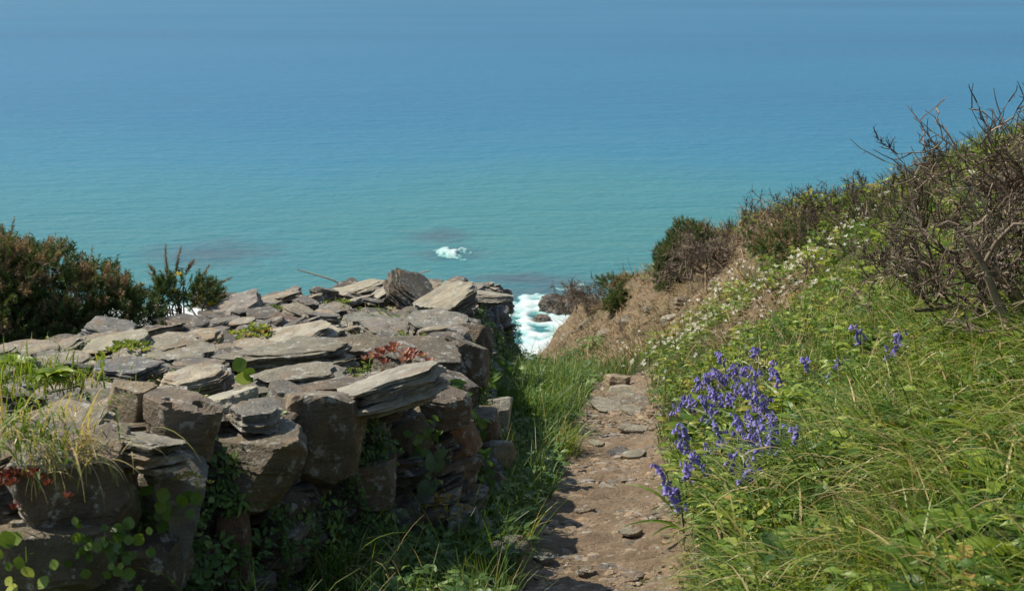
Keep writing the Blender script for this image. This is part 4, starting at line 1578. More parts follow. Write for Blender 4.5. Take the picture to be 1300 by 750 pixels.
def cover(name, n, cond, lab, mat='leaf', scale=(.6, 1.5), tint=(.5, .16), far=26, fall=9, a0=-10, a1=35, sd=80):
    x, y = scatter(n, far, 3., fall, a0, a1)
    cl = fbm(xy0(x, y, 1.5), 3, sd)
    k = cond(x, y, cl)
    x, y, cl = x[k], y[k], cl[k]
    T = np.stack([x, y, gz(x, y) - .015], 1)
    b = Buf()
    sc = RNG.uniform(*scale, len(x)) * (1 + .35 * cl)
    tn = np.clip(RNG.normal(tint[0], tint[1], len(x)) + .2 * cl, .02, .98)
    for i, (tv, tf, tt) in enumerate(PLT):
        m = np.arange(len(x)) % len(PLT) == i
        yw = RNG.uniform(0, 6.28, m.sum())
        D = np.stack([np.cos(yw), np.sin(yw), np.zeros(m.sum())], 1)
        b.inst(tv, tf, frames(D), T[m], sc[m], tn[m], tt)
    o = link(name, b.mesh(name), M[mat])
    tag(o, lab, 'ground cover', kind='stuff')


def c_right(x, y, cl):
    u = RNG.uniform(size=len(x))
    dens = np.clip((y - 4.5) / 4, .12, 1) * np.clip(1.0 - np.clip(y - 12, 0, 9) / 9 * .6, 0, 1)
    som = soil_mask(x, y)
    nearpath = (x < path_r(y) + .55)
    dens = np.maximum(dens, np.where(nearpath & (y > 5.6), .9, 0))
    return (x > path_r(y) + .0 + .05 * cl) & (u < dens) & (cl > -.32) & ((som < .45) | (fbm(xy0(x, y, .9), 2, 97) > .08))


cover('leafy_ground_cover', 9500, c_right, 'fresh green leafy herbs and nettles covering the middle of the bank', scale=(.4, 1.15), tint=(.55, .2))


def c_left(x, y, cl):
    return (x < path_l(y) - .03) & ~in_wall(x, y, .02) & (x > -.5) & (y < 17.5) & (y > 4.3) & (cl > -.2)


cover('shaded_ground_cover', 9000, c_left, 'dark green weeds in the wall shadow between the wall and the path', 'shade_leaf', (.45, 1.2), (.5, .18), 18, 7, -9, 9, 84)


def c_front(x, y, cl):
    return (x < .05) & (x > -1.8) & ~in_wall(x, y, -.02) & (y > 3.4) & (y < 6) & (cl > -.15)


cover('shaded_weeds', 5000, c_front, 'dark green weeds at the foot of the front wall face', 'shade_leaf', (.3, .8), (.45, .18), 6.5, 5, -30, 2, 87)

def c_near(x, y, cl):
    return (x > path_r(y) + .1) & (y < 7.5) & (cl > -.05) & ~in_wall(x, y, .1)


cover('broad_ground_cover', 1700, c_near, 'broad dark green leaves among the grass of the near bank', scale=(.55, 1.2), tint=(.36, .18), far=9, fall=4.5, a0=5, a1=36, sd=141)

# dry litter and roots on the bare soil
lb = Buf()
x, y = scatter(60000, 28, 8, 16, 0, 22)
s = soil_mask(x, y)
k = (s > .25) & (x > path_r(y) * (y < 13)) & (RNG.uniform(size=len(x)) < .8)
x, y = x[k], y[k]
n = len(x)
blades(lb, x, y, RNG.gamma(4, .045, n), RNG.uniform(.6, 1.5, n), RNG.uniform(.1, 1.4, n), RNG.uniform(.006, .02, n), RNG.uniform(.1, .9, n), 3, 2.)
x, y = scatter(16000, 20, 6, 9, -2, 34)
cl = fbm(xy0(x, y, 1.4), 3, 91)
k = (x > path_r(y) + .1) & (cl > .12)
x, y = x[k], y[k]
n = len(x)
blades(lb, x, y, RNG.gamma(5, .045, n), RNG.uniform(.2, 1.2, n), RNG.uniform(.1, 1.4, n), RNG.uniform(.002, .006, n), RNG.uniform(.3, 1, n), 4, 2.5)
o = link('dry_litter', lb.mesh('dry_litter'), M['litter'])
tag(o, 'dry brown stalks and litter over the bare earth slope', 'litter', kind='stuff')

# fine dead stalks and brown heath near the ridge
tb = Buf()
rg = random.Random(9)
x, y = scatter(1700, 22, 9, 14, 8, 24)
q = np.stack([x, y, gz(x, y)], 1)
px, py, t = proj(q)
ridge_y = np.interp(px, [r[0] for r in RIDGE][::-1], [r[1] for r in RIDGE][::-1])
k = (py > ridge_y - 12) & (py < ridge_y + 46) & (px > 890)
for a in q[k]:
    for j in range(3):
        d = np.array([rg.gauss(0, .5), rg.gauss(0, .4), 1.])
        L = rg.uniform(.08, .22)
        m = a + d * L * .5 + np.array([rg.gauss(0, .03), 0, 0])
        tube(tb, [a, m, a + d * L], [.005, .004, .0015], 3, rg.uniform(.2, .8))
        if rg.random() < .6:
            tube(tb, [m, m + np.array([rg.gauss(0, .09), rg.gauss(0, .09), rg.uniform(.02, .12)])], [.003, .001], 3, rg.uniform(.2, .8))
o = link('brown_heath', tb.mesh('brown_heath'), M['twig'])
tag(o, 'brown leafless heath stalks covering the ridge of the slope', 'undergrowth', kind='stuff')

# white sea campion
wb, ws = Buf(), Buf()
WH = [(1000, 350, .9, 110), (1040, 325, .5, 55), (1020, 365, .6, 50), (880, 425, .8, 120), (900, 400, .6, 60), (955, 390, 1.2, 90), (860, 440, .5, 50), (930, 360, .7, 45), (800, 450, .5, 16), (1060, 310, .4, 20), (970, 420, .8, 20), (905, 375, .5, 40)]
wr = np.random.default_rng(4)
Tn = []
for (px, py, r, m) in WH:
    c = on_ground(px, py)
    for k in range(int(m * .5)):
        x, y = c[0] + wr.normal(0, r * .55), c[1] + wr.normal(0, r * .8)
        Tn.append((x, y, gz1(x, y) + wr.uniform(.05, .17)))
Tn = np.array(Tn)
for k in range(5):
    a = 2 * math.pi * k / 5
    n = len(Tn)
    tl = wr.normal(0, .25, (n, 2)) + np.array([-.25, -.45])
    nz = np.concatenate([tl, np.ones((n, 1))], 1)
    nz /= np.linalg.norm(nz, axis=1, keepdims=True)
    e = np.cross(nz, np.array([[math.cos(a), math.sin(a), 0]]))
    e /= np.linalg.norm(e, axis=1, keepdims=True)
    X = np.cross(e, nz)
    wb.inst(PET[0], PET[1], np.stack([X, e, nz], 2), Tn, .015 + .011 * wr.uniform(size=n), wr.uniform(.2, 1, n))
wb_me = wb.mesh('white_flowers')
o = link('white_flowers', wb_me, M['white'])
tag(o, 'scattered small white sea campion flowers over the middle slope', 'flowers', kind='stuff')

# ------------------------------------------------------------------ bluebells
BELL = None


def bell_mesh(seed):
    rng = np.random.default_rng(seed)
    b = Buf()
    ns, nr = 6, 5
    prof = [(.0, .25), (.25, .75), (.55, .82), (.8, .85), (1., 1.25)]
    V = []
    for (s, r) in prof:
        for k in range(12):
            a = k * 2 * math.pi / 12
            rr = r * .3 * (1 + (.22 if k % 2 == 0 else -.18) * (s > .9))
            V.append((rr * math.cos(a), rr * math.sin(a), -s + (.10 if s > .9 and k % 2 else 0)))
    Fc = []
    for i in range(len(prof) - 1):
        for k in range(12):
            Fc.append((i * 12 + k, i * 12 + (k + 1) % 12, (i + 1) * 12 + (k + 1) % 12, (i + 1) * 12 + k))
    b.add(np.array(V) * .031, Fc, np.repeat([.25, .45, .6, .7, .95], 12))
    return b.mesh('flower', True)


BELLS = [bell_mesh(k) for k in range(2)]
for m in BELLS:
    m.materials.append(M['blue'])
STRAP = leaf_t(.075, 7, .5, .55, 'strap')


def make_bluebell(seed, H=.26, nb=9):
    rng = random.Random(seed)
    root = empty('bluebell', (0, 0, 0), 'violet blue bluebell spike in the crowded clump at the path edge', 'flower', 'bluebells in the clump by the path')
    sb_ = Buf()
    s = np.linspace(0, 1, 8)
    lean = rng.uniform(.02, .07)
    xs = lean * s ** 2 + .05 * np.clip(s - .7, 0, 1) ** 1.5 * 4
    zs = H * (s - .16 * np.clip(s - .75, 0, 1) ** 2 * 8)
    pts = np.stack([xs, 0 * s, zs], 1)
    tube(sb_, pts, np.linspace(.0034, .0016, 8), 5, .5)
    for k in range(nb):
        u = 1 - .5 * (k / nb) ** 1.1
        q = np.array([np.interp(u, s, pts[:, i]) for i in range(3)])
        side = rng.uniform(-1.3, 1.3) + (math.pi if rng.random() < .25 else 0)
        off = np.array([math.cos(side) * .02, math.sin(side) * .02, -.003])
        tube(sb_, [q, q + off * .6 + np.array([0, 0, .006]), q + off], [.0012, .001, .0009], 3, .4)
        f = link('flower', BELLS[k % 2], None, root, q + off, (rng.uniform(-.3, .3) - math.sin(side) * -.55, -math.cos(side) * .55 + rng.uniform(-.25, .25), rng.uniform(0, 6)))
        sc = rng.uniform(.8, 1.15) * (.7 if k == 0 else 1)
        f.scale = (sc, sc, sc)
    link('stem', sb_.mesh('stem'), M['bstem'], root)
    for k in range(3):
        lb_ = Buf()
        a = rng.uniform(0, 6.28)
        lb_.inst(STRAP[0], STRAP[1], frames(np.array([[math.cos(a) * .7, math.sin(a) * .7, .8]])), np.zeros((1, 3)), np.array([rng.uniform(.2, .27)]), np.array([rng.uniform(.25, .55)]))
        link('leaf', lb_.mesh('leaf'), M['leaf'], root)
    return root


BB = [(905, 468), (933, 462), (928, 482), (898, 498), (947, 498), (964, 488), (954, 510), (976, 522), (960, 532), (985, 542), (970, 553), (945, 553), (918, 545), (914, 556), (880, 558), (892, 566),
      (925, 578), (906, 590), (950, 586), (936, 580), (900, 517), (914, 476), (878, 490), (942, 470), (920, 500), (975, 540), (965, 510), (888, 510), (990, 555), (955, 545), (932, 500), (982, 530),
      (908, 478), (921, 470), (938, 472), (892, 484), (903, 508), (912, 492), (942, 488), (952, 500), (966, 530), (972, 545), (958, 520), (940, 520), (978, 555), (965, 560), (936, 492), (926, 458), (897, 472), (948, 535), (990, 538), (870, 552), (884, 575), (902, 560), (930, 596), (915, 508), (950, 478)]
BS = [(970, 442, 'bluebell spike standing just behind the cream primrose'), (1020, 454, 'bluebell spike right of the cream primrose'), (1000, 476, 'drooping bluebell spike in front and right of the cream primrose'),
      (1058, 464, 'lone bluebell spike in the grass midway between clump and thorn thicket'), (1091, 424, 'highest bluebell spike up the bank towards the thorn thicket'), (1118, 447, 'rightmost lone bluebell spike on the bank'),
      (874, 625, 'lowest bluebell of all, single bloom at the path edge'), (857, 598, 'bluebell hanging over the path edge at the left foot of the clump'), (876, 598, 'bluebell next to the one overhanging the path edge'),
      (1015, 548, 'faded bluebell spike in the long grass right of the clump'), (844, 520, 'small bluebell left of the clump nearest the path'), (985, 468, 'bluebell spike right beside the cream primrose')]
PB = [make_bluebell(200 + k, .23 + .02 * (k % 3), 11 + k % 4) for k in range(5)]
br = random.Random(5)
used = set()


def place_bb(px, py, k, lab=None):
    i = k % 5
    o = PB[i] if i not in used else copy_tree(PB[i])
    used.add(i)
    o.location = on_ground(px + br.uniform(-6, 6), py + br.uniform(-4, 4), .185)
    o.rotation_euler = (br.uniform(-.1, .1), br.uniform(-.1, .1), br.uniform(0, 6.28))
    s = br.uniform(.88, 1.12) * (1.1 if lab else 1)
    o.scale = (s, s, s)
    if lab:
        o['label'] = lab
        if 'group' in o:
            del o['group']
        o['group'] = 'bluebells on the bank'


for k, (px, py) in enumerate(BB):
    place_bb(px, py, k)
for k, (px, py, lab) in enumerate(BS):
    place_bb(px, py, k + 2, lab)

# cream primrose
c = on_ground(974, 463, .16)
root = empty('primrose', c, 'cream primrose flower head among the bluebells', 'flower')
for k in range(4):
    b = Buf()
    for j in range(5):
        a = j * 1.2566
        e = np.array([[math.cos(a), math.sin(a) * .5 - .4, math.sin(a) * .8 + .1]])
        b.inst(PET[0], PET[1], frames(e), np.zeros((1, 3)), np.array([.03]), np.array([RNG.uniform(.2, 1)]))
    link('flower', b.mesh('flower'), M['cream'], root, (random.uniform(-.05, .05), random.uniform(-.04, .04), .15 + random.uniform(0, .03)))
b = Buf()
for k in range(3):
    tube(b, [(0, 0, 0), (random.uniform(-.04, .04), 0, .15)], [.003, .002], 4, .6)
link('stem', b.mesh('stem'), M['bstem'], root)

# ------------------------------------------------------------------ single plants
BROAD = leaf_t(.42, 8, .22, .45, 'lance', .02)
BROADO = leaf_t(.5, 8, .18, .4, 'oval', .02)


def rosette(name, loc, leaves, lab, cat='plant', mat='leaf', tmpl=BROAD, group=None, seed=1, L=(.15, .25), lift=(.2, .8), tint=(.3, .7), dirs=None):
    rng = np.random.default_rng(seed)
    root = empty(name, loc, lab, cat, group)
    for k in range(leaves):
        a = dirs[k] if dirs else rng.uniform(0, 6.28)
        b = Buf()
        D = np.array([[math.cos(a), math.sin(a), rng.uniform(*lift)]])
        b.inst(tmpl[0], tmpl[1], frames(D, rng.normal(0, .25, 1)), np.zeros((1, 3)), np.array([rng.uniform(*L)]), np.array([rng.uniform(*tint)]))
        link('leaf', b.mesh('leaf', True), M[mat], root)
    return root


ROS = [(1270, 610, 6, 'broad curved dock leaves, pale and ribbed, by the right edge', (.16, .26), (.45, .8)), (1255, 545, 6, 'fresh green broad leaves above the pale ribbed dock, right edge', (.14, .23), (.45, .75)),
       (1175, 715, 6, 'dark broad-leaved plant low in the grass at the bottom', (.14, .22), (.2, .45)), (1225, 665, 5, 'broad leaves with silvery sheen between the dock and the dark broad-leaved plant', (.14, .24), (.4, .7)),
       (1290, 700, 6, 'yellowing broad-leaved plant in the bottom right corner', (.14, .24), (.6, .95)), (1150, 590, 6, 'slender plant with yellow-green leaf tips in the mid grass', (.09, .15), (.6, .98)),
       (955, 735, 6, 'reddish broad-leaved dock in the near grass by the path', (.1, .17), (.5, 1.)), (920, 690, 5, 'blue-green broad-leaved plant in the near grass', (.1, .17), (.3, .6)),
       (905, 515, 6, 'broad pale straplike leaves inside the bluebell clump', (.2, .3), (.4, .7)), (880, 545, 5, 'broad green leaves at the left side of the bluebell clump', (.18, .26), (.3, .6)), (950, 645, 5, 'plantain leaves in the grass below the bluebell clump', (.13, .2), (.4, .7))]
for k, (px, py, n, lab, L, tn) in enumerate(ROS):
    rosette('broadleaf_plant', on_ground(px, py, .05) + np.array([0, 0, .02]), n, lab, 'plant', 'leaf', BROAD, None, 300 + k, L, (.35, 1.3), tn)
for k, (px, py, n, lab, L) in enumerate(((668, 618, 8, 'dark green dock with wide leaves in the shade by the path', (.13, .22)), (690, 585, 7, 'broad-leaved weed in the shade beyond the dock', (.1, .18)), (655, 655, 7, 'leafy weed between the dock and the foot of the wall', (.1, .16)),
                                          (628, 745, 7, 'light green leafy weed at the wall foot, bottom of the picture', (.1, .16)), (690, 545, 6, 'tall leafy weed against the far wall face', (.1, .16)))):
    rosette('broadleaf_plant', on_ground(px, py, .06), n, lab, 'plant', 'shade_leaf', BROADO, None, 340 + k, L, (.3, 1.6), (.35, .8))

ROUND = leaf_t(1.0, 5, .03, -.12, 'oval')


def pennywort(px, py, t, n, r, lab, mat='leaf', ls=(.03, .055), tint=(.35, .75), seed=0, hang=.0, name='pennywort', face=(-.1, -1, .45)):
    rng = np.random.default_rng(seed)
    c = P(px, py, t)
    root = empty(name, c, lab, 'plant')
    for k in range(n):
        b = Buf()
        off = rng.normal(0, r, 3) * np.array([1, .25, 1])
        nrm = np.array(face) + rng.normal(0, .5, 3)
        nrm /= np.linalg.norm(nrm)
        D = np.cross(nrm, rng.normal(size=3))
        D /= np.linalg.norm(D)
        X = np.cross(D, nrm)
        L = rng.uniform(*ls)
        b.inst(ROUND[0], ROUND[1], np.stack([X, D, nrm], 1)[None], (off - D * L / 2)[None], np.array([L]), np.array([rng.uniform(*tint)]))
        tube(b, [off + np.array([0, .05, -.02]), off + nrm * .002], [.0012, .0012], 3, .5)
        link('leaf', b.mesh('leaf', True), M[mat], root)
    return root


pennywort(140, 690, 4.02, 46, .055, 'round-leaved pennywort clump on the near left boulder', seed=1, ls=(.018, .042), tint=(.2, .6))
pennywort(218, 640, 4.38, 14, .045, 'small round-leaved pennywort on the upright grey stone', seed=2, ls=(.03, .05), tint=(.35, .7))
pennywort(20, 720, 3.95, 16, .06, 'yellowish pennywort in the bottom left corner', seed=3, tint=(.45, .85))
pennywort(300, 592, 5.0, 5, .03, 'small dark pennywort in the gap left of the big brown block', 'shade_leaf', seed=4)
pennywort(318, 478, 6.2, 4, .035, 'few large round leaves on the ledge under the long beam', seed=5, ls=(.06, .08), tint=(.3, .95))
pennywort(530, 555, 6.0, 6, .03, 'small pennywort in the hollow beneath the overhanging pale slab', 'shade_leaf', seed=6, tint=(.6, .9))


def succ(px, py, up, n, r, lab, mat='succulent', s=(.02, .035), seed=0, wall_top=True, t=None, h=.05, tint=(.1, 1), name='stonecrop'):
    rng = np.random.default_rng(seed)
    if wall_top:
        c, t = on_wall(px, py, up)
    else:
        c = P(px, py, t)
    root = empty(name, c, lab, 'plant')
    for part in range(3):
        b = Buf()
        for k in range(n // 3):
            o_ = rng.normal(0, r, 2)
            z = h * max(0, 1 - (np.hypot(*o_) / (r * 2.2)) ** 2) * rng.uniform(.6, 1.1)
            m = 9
            a = np.arange(m) * 2.4
            D = np.stack([np.cos(a), np.sin(a), np.linspace(.3, 1.6, m)], 1)
            L = rng.uniform(*s)
            b.inst(PET[0], PET[1], frames(D), np.tile([[o_[0], o_[1], z]], (m, 1)), np.linspace(L, L * .6, m), np.clip(rng.uniform(*tint) + rng.normal(0, .1, m), 0, 1))
        link('rosette', b.mesh('rosette'), M[mat], root)
    return root


succ(320, 436, .0, 30, .09, 'yellow-green stonecrop with brown tips in the middle of the wall top', seed=1, s=(.03, .05), h=.09)
succ(163, 452, .02, 30, .07, 'round yellow-green plant cushion on the wall top near the big gorse', seed=2, s=(.03, .045), tint=(.2, .7), h=.06)
succ(497, 462, .08, 30, .08, 'pink and rust coloured stonecrop on the path-side wall edge', 'redleaf', seed=3, s=(.028, .045), tint=(.3, 1), h=.06)
succ(480, 402, .03, 21, .11, 'flat mossy green patch on the far wall top below the leaning slabs', seed=4, s=(.015, .025), tint=(.1, .5), h=.03)
succ(512, 432, .03, 21, .08, 'yellow-green mossy tuft beside the brown block on the wall top', seed=5, s=(.015, .025), tint=(.2, .6), h=.03)
succ(345, 396, .05, 12, .04, 'bright green leafy tuft on the dark block at the wall back', seed=6, s=(.03, .04), tint=(.2, .4), h=.04)
succ(435, 392, .03, 15, .06, 'yellow-green tuft under the broad tan slab', seed=7, s=(.03, .04), tint=(.2, .8), h=.05)
succ(205, 546, .03, 18, .05, 'tiny pale green cushion in front of the small tan angular rock', seed=8, s=(.014, .022), tint=(.3, .9), h=.03)
succ(445, 478, .02, 15, .04, 'small green cushion beside the overhanging pale slab', seed=9, s=(.015, .02), tint=(.1, .5), h=.03)
succ(22, 625, 0, 30, .06, 'deep red stonecrop under the dry grass at the left edge', 'redleaf', seed=10, wall_top=False, t=3.95, s=(.02, .032), tint=(.05, .55), h=.05)
succ(240, 615, 0, 15, .03, 'small pale yellow cushion on the upright grey stone', seed=11, wall_top=False, t=4.4, s=(.014, .02), tint=(.5, 1), h=.03)

LOBE = leaf_t(.5, 4, .2, .5, 'oval', .05)
for k, (px, py, t, n, lab, mat, L) in enumerate((
        (572, 492, 6.45, 12, 'leafy green fern-like plant at the wall corner below the brown block', 'shade_leaf', (.05, .1)), (545, 545, 6.05, 8, 'small leafy plant on the shaded wall face near the corner', 'shade_leaf', (.04, .07)),
        (550, 595, 6.0, 12, 'grey-green narrow-leaved plant sprouting from the corner wall face', 'grey_leaf', (.06, .11)), (405, 655, 5.6, 16, 'grey-green leafy sprays hanging low on the front wall face', 'grey_leaf', (.07, .13)),
        (265, 680, 4.9, 10, 'grey-green sprays beside the red upright stone', 'grey_leaf', (.06, .12)), (600, 545, 6.9, 14, 'trailing green plant on the path-side wall face', 'shade_leaf', (.05, .09)),
        (604, 590, 6.6, 14, 'bushy green plant low on the path-side wall face', 'shade_leaf', (.05, .09)), (615, 490, 7.9, 14, 'green creeper high on the path-side wall face', 'shade_leaf', (.06, .1)),
        (640, 500, 9.2, 14, 'green creeper farther along the path-side wall face', 'shade_leaf', (.06, .11)), (560, 690, 5.95, 12, 'yellow-green leafy weed at the wall corner foot', 'leaf', (.05, .09)),
        (500, 720, 5.6, 12, 'dark leafy weed in front of the wall face, bottom', 'shade_leaf', (.06, .11)), (650, 470, 11.5, 14, 'green creeper near the far end of the wall face', 'shade_leaf', (.08, .13)))):
    c = P(px, py, t)
    rng2 = np.random.default_rng(400 + k)
    root = empty('wall_plant', c, lab, 'plant')
    for j in range(n):
        b = Buf()
        a = rng2.uniform(0, 6.28)
        D = np.array([[math.cos(a), -.55 + .3 * rng2.normal(), math.sin(a) - .25]])
        off = np.array([[rng2.normal(0, .035), rng2.uniform(-.03, .05), rng2.normal(0, .035)]])
        b.inst(LOBE[0] if k != 3 else BROAD[0], LOBE[1] if k != 3 else BROAD[1], frames(D, rng2.normal(0, .4, 1), (0, -1, .6)), off, np.array([rng2.uniform(*L)]), np.array([rng2.uniform(.3, .8)]))
        link('leaf', b.mesh('leaf', True), M[mat], root)

# golden dry stonecrop seed heads
c = P(562, 645, 5.95)
root = empty('dried_plant', c, 'golden dry seed heads on the shaded wall corner', 'plant')
b = Buf()
rg2 = np.random.default_rng(8)
for k in range(60):
    p0 = rg2.normal(0, .035, 3) * np.array([1.3, .4, 1])
    D = np.array([[rg2.normal(0, .4), -.6, .3 + rg2.normal(0, .4)]])
    b.inst(PET[0], PET[1], frames(D), p0[None], np.array([rg2.uniform(.02, .04)]), rg2.uniform(0, 1, 1))
link('seed_head', b.mesh('seed_head'), M['gold'], root)


def tuft(name, c, n, L, lab, dirn, seed, tint, lean=(.3, .3), bend=(3, .5), spread=.6, r=.07, w=(.003, .006), cat='grass'):
    global RNG
    rg_ = np.random.default_rng(seed)
    b = Buf()
    a = math.atan2(dirn[1], dirn[0]) + rg_.normal(0, spread, n)
    base = np.stack([rg_.normal(0, r, n), rg_.normal(0, r, n), rg_.normal(0, .01, n)], 1)
    grass(b, base, rg_.gamma(8, L / 8, n), np.stack([np.cos(a), np.sin(a)], 1), np.abs(rg_.normal(lean[0], lean[1], n)), rg_.gamma(bend[0], bend[1], n), rg_.uniform(*w, n), np.clip(rg_.choice(tint, n) + rg_.normal(0, .07, n), 0, 1), 6)
    o = link(name, b.mesh(name), M['grass'], None, c)
    tag(o, lab, cat)


c = on_wall(20, 545, .05)[0]
tuft('grass_tuft', P(28, 545, 4.12), 240, .15, 'tuft of long dry and green grass hanging over the near left boulder', (.55, -.8), 1, (.35, .45, .5, .55, .9, .95), r=.10, lean=(.9, .4), bend=(4, .35))
tuft('grass_tuft', P(85, 572, 4.15), 150, .15, 'straw coloured grass drooping over the boulder right of the long tuft', (.6, -.7), 2, (.85, .95, .98, .5), r=.07, lean=(.9, .4), bend=(4, .35))
tuft('grass_tuft', P(60, 490, 5.0), 300, .07, 'short bright green grass behind the drooping dry tuft', (.3, -.5), 3, (.45, .5, .6, .9), r=.12)
tuft('grass_tuft', P(10, 480, 5.0), 300, .08, 'leafy green grass at the left edge under the big gorse', (.3, -.5), 4, (.4, .5, .6), r=.12)
tuft('grass_tuft', P(420, 735, 5.35), 150, .24, 'arching green grass in front of the shaded front wall face', (.4, -.5), 5, (.35, .45, .6, .92), r=.07, spread=1.6, lean=(.25, .2))
tuft('grass_tuft', P(512, 745, 5.4), 120, .2, 'pale arching grass stems at the foot of the wall corner', (-.3, -.5), 6, (.5, .9, .95), r=.06, spread=1.6)
tuft('grass_tuft', P(690, 525, 9.6), 260, .26, 'dark grass tussock between the wall and the far path', (.9, -.4), 7, (.3, .38, .45), r=.12, spread=1.2)
tuft('grass_tuft', P(700, 500, 11.2), 300, .3, 'grass tussock beyond the dark one by the wall', (.9, -.3), 8, (.35, .42, .5), r=.15, spread=1.4)
tuft('grass_tuft', on_ground(715, 575), 120, .22, 'light seeding grass tuft bending over the left edge of the path', (1, -.1), 9, (.5, .6, .8), r=.05, spread=.8)
rosette('leafy_weed', P(70, 478, 4.9), 40, 'bright green leafy weed on the wall by the left edge', 'plant', 'leaf', LOBE, None, 500, (.04, .09), (.1, 1.4), (.5, .8))
rosette('leafy_weed', P(105, 505, 4.85), 26, 'blue-green small-leaved weed left of the small tan angular rock', 'plant', 'grey_leaf', LOBE, None, 501, (.02, .045), (.1, 1.4), (.2, .8))
rosette('leafy_weed', P(20, 465, 5.2), 34, 'leafy weed with yellowish buds beneath the big gorse', 'plant', 'leaf', LOBE, None, 502, (.04, .09), (.1, 1.4), (.45, .9))

# herbs rooted in the joints of the wall faces
fbuf = Buf()
T, D = [], []
for k, (a, b2) in enumerate(edge):
    if k > 12:
        continue
    Ld = np.linalg.norm(b2 - a)
    tn = (b2 - a) / Ld
    nrm = np.array([-tn[1], tn[0]])
    if nrm @ ((a + b2) / 2 - WALLP.mean(0)) < 0:
        nrm = -nrm
    for q in range(int(Ld * (150 if k < 7 else 190))):
        u, lv = RNG.uniform(), RNG.uniform(0, .92)
        p2 = a + tn * u * Ld
        if vnoise(np.array([[p2[0] * 2.6, p2[1] * 2.6, lv * 2.6]]), 171)[0] + .35 * (.5 - lv) < .18:
            continue
        bat = (.33 if k < 7 else .2) * (1 - lv)
        p2 = p2 + nrm * (bat + .05)
        zb = gz1(p2[0], p2[1])
        T.append((p2[0], p2[1], zb + (float(wt(0, p2[1])) - zb) * lv))
        D.append((nrm[0], nrm[1], .5))
T, D = np.array(T), np.array(D)
for i, (tv, tf, tt) in enumerate(PLT):
    j = np.arange(len(T))[i::len(PLT)]
    Z = D[j] + RNG.normal(0, .3, (len(j), 3))
    Z /= np.linalg.norm(Z, axis=1, keepdims=True)
    X = np.cross(Z, RNG.normal(0, 1, (len(j), 3)))
    X /= np.linalg.norm(X, axis=1, keepdims=True)
    fbuf.inst(tv, tf, np.stack([X, np.cross(Z, X), Z], 2), T[j], RNG.uniform(.25, .62, len(j)), np.clip(RNG.normal(.5, .2, len(j)), 0, 1), tt)
o = link('wall_weeds', fbuf.mesh('wall_weeds'), M['shade_leaf'])
tag(o, 'small creeping weeds rooted in the joints of the wall faces', 'weeds', kind='stuff')

# moss, grass and tiny herbs bedded between the capstones
mb = Buf()
n = 60000
x, y = RNG.uniform(-3, 0, n), RNG.uniform(4, 15, n)
cl = fbm(xy0(x, y, 3.5), 3, 151)
k = in_wall(x, y, -.05) & (cl > .17)
x, y, cl = x[k], y[k], cl[k]
n = len(x)
a = RNG.uniform(0, 6.28, n)
grass(mb, np.stack([x, y, wt(x, y) - .045 + .02 * cl], 1), RNG.gamma(4, .014, n), np.stack([np.cos(a), np.sin(a)], 1), np.abs(RNG.normal(.4, .4, n)), RNG.gamma(2, .4, n), RNG.uniform(.003, .008, n), np.clip(RNG.normal(.52, .22, n), 0, 1), 2)
m = RNG.uniform(size=n) < .035
for i, (tv, tf, tt) in enumerate(PLT):
    j = np.where(m)[0][i::len(PLT)]
    yw = RNG.uniform(0, 6.28, len(j))
    mb.inst(tv, tf, frames(np.stack([np.cos(yw), np.sin(yw), 0 * yw], 1)), np.stack([x[j], y[j], wt(x[j], y[j]) - .03], 1), RNG.uniform(.25, .5, len(j)), np.clip(RNG.normal(.55, .2, len(j)), 0, 1), tt)
o = link('moss', mb.mesh('moss'), M['grass'])
tag(o, 'moss and wispy herbs growing in the cracks between the slabs on the wall top', 'moss', kind='stuff')

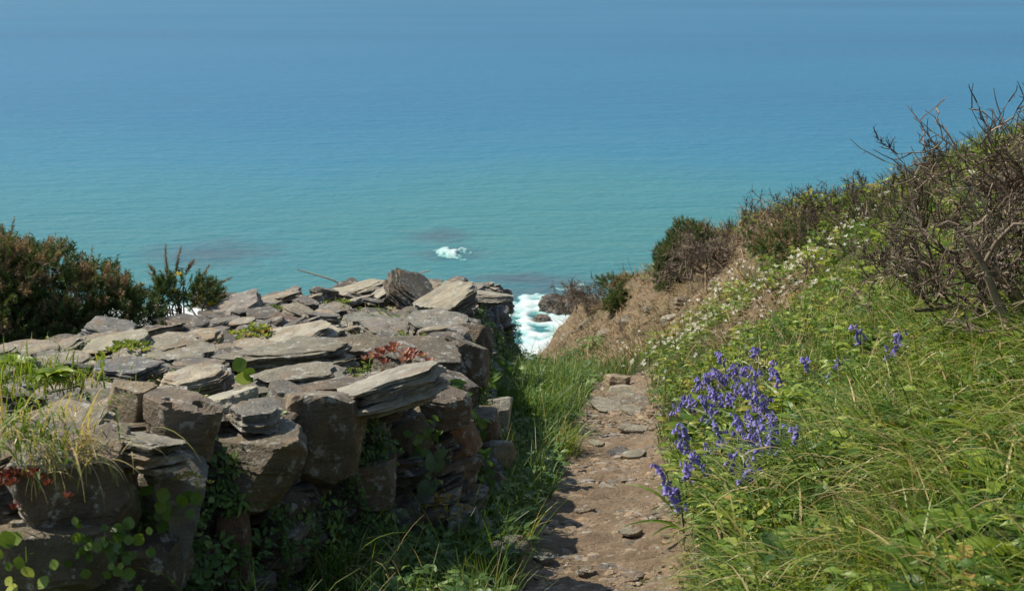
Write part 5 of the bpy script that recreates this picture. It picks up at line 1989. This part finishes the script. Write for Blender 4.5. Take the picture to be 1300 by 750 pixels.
# ------------------------------------------------------------------ dry twigs on the wall
for (pts, t, r0, lab) in (([(377, 342), (405, 350), (425, 356), (440, 366)], 14.6, .012, 'long pale dry twig sticking out over the skyline at the left of the tan slab'), ([(500, 352), (520, 350), (546, 343)], 14.8, .007, 'thin pale twig sticking up behind the dark propped slab'),
                          ([(540, 366), (570, 359), (600, 359), (630, 368), (650, 386)], 13.9, .008, 'dark arching bramble stem over the large sand-coloured slab'), ([(335, 380), (380, 378), (420, 372), (450, 380)], 12.8, .009, 'dark wiry stem trailing along the back edge of the wall'),
                          ([(168, 415), (150, 428), (140, 442)], 9.2, .006, 'pale dry stalk standing by the round yellow-green plant'), ([(357, 535), (362, 575), (368, 608)], 5.42, .006, 'straight rusty dry stalk hanging down the front wall face'), ([(398, 520), (403, 560), (409, 585), (404, 600)], 5.45, .004, 'thin pale root hanging over the triangular brown front stone')):
    b = Buf()
    q = np.stack([P(px, py, t + .03 * k) for k, (px, py) in enumerate(pts)])
    xs = np.linspace(0, 1, 14)
    g = np.stack([np.interp(xs, np.linspace(0, 1, len(q)), q[:, i]) for i in range(3)], 1)
    g[1:-1] = (g[:-2] + g[1:-1] + g[2:]) / 3
    tube(b, g - g[-1], np.linspace(r0 * .5, r0, 14), 5, .95 if 'pale' in lab else (.75 if 'rusty' in lab else .15))
    tag(link('dry_twig', b.mesh('dry_twig', True), M['twig'], None, g[-1]), lab, 'twig')

# ------------------------------------------------------------------ camera, light, sky
cam = bpy.data.cameras.new('camera')
cam.sensor_width = 36
cam.lens = F / 1300 * 36
cam.clip_start = .05
cam.clip_end = 60000
cam.dof.use_dof = True
cam.dof.focus_distance = 7.2
cam.dof.aperture_fstop = 7.1
co = bpy.data.objects.new('camera', cam)
COL.objects.link(co)
co.rotation_euler = (math.pi / 2 - PITCH, 0, 0)
scene.camera = co

Sv = Vector((-.74, .30, .92)).normalized()
sun = bpy.data.lights.new('sun', 'SUN')
sun.energy = 4.4
sun.angle = R(.53)
sun.color = (1, .955, .89)
so = bpy.data.objects.new('sun', sun)
COL.objects.link(so)
so.rotation_euler = Sv.to_track_quat('Z', 'Y').to_euler()
w = bpy.data.worlds.new('World')
scene.world = w
w.use_nodes = True
nt = w.node_tree
bg = nt.nodes['Background']
sk = nt.nodes.new('ShaderNodeTexSky')
sk.sky_type = 'NISHITA'
sk.sun_disc = False
sk.sun_elevation = math.asin(Sv.z)
sk.sun_rotation = math.atan2(Sv.x, Sv.y)
sk.dust_density = .35
sk.ozone_density = 1.2
nt.links.new(sk.outputs[0], bg.inputs[0])
bg.inputs[1].default_value = .11
vs = scene.view_settings
vs.view_transform = 'Standard'
vs.look = 'None'
vs.exposure = .42
vs.gamma = 1
vs.use_white_balance = True
vs.white_balance_temperature = 7400
vs.white_balance_tint = 8
vs.use_curve_mapping = False
scene.cycles.max_bounces = 6
scene.cycles.transparent_max_bounces = 6
scene.cycles.use_denoising = True
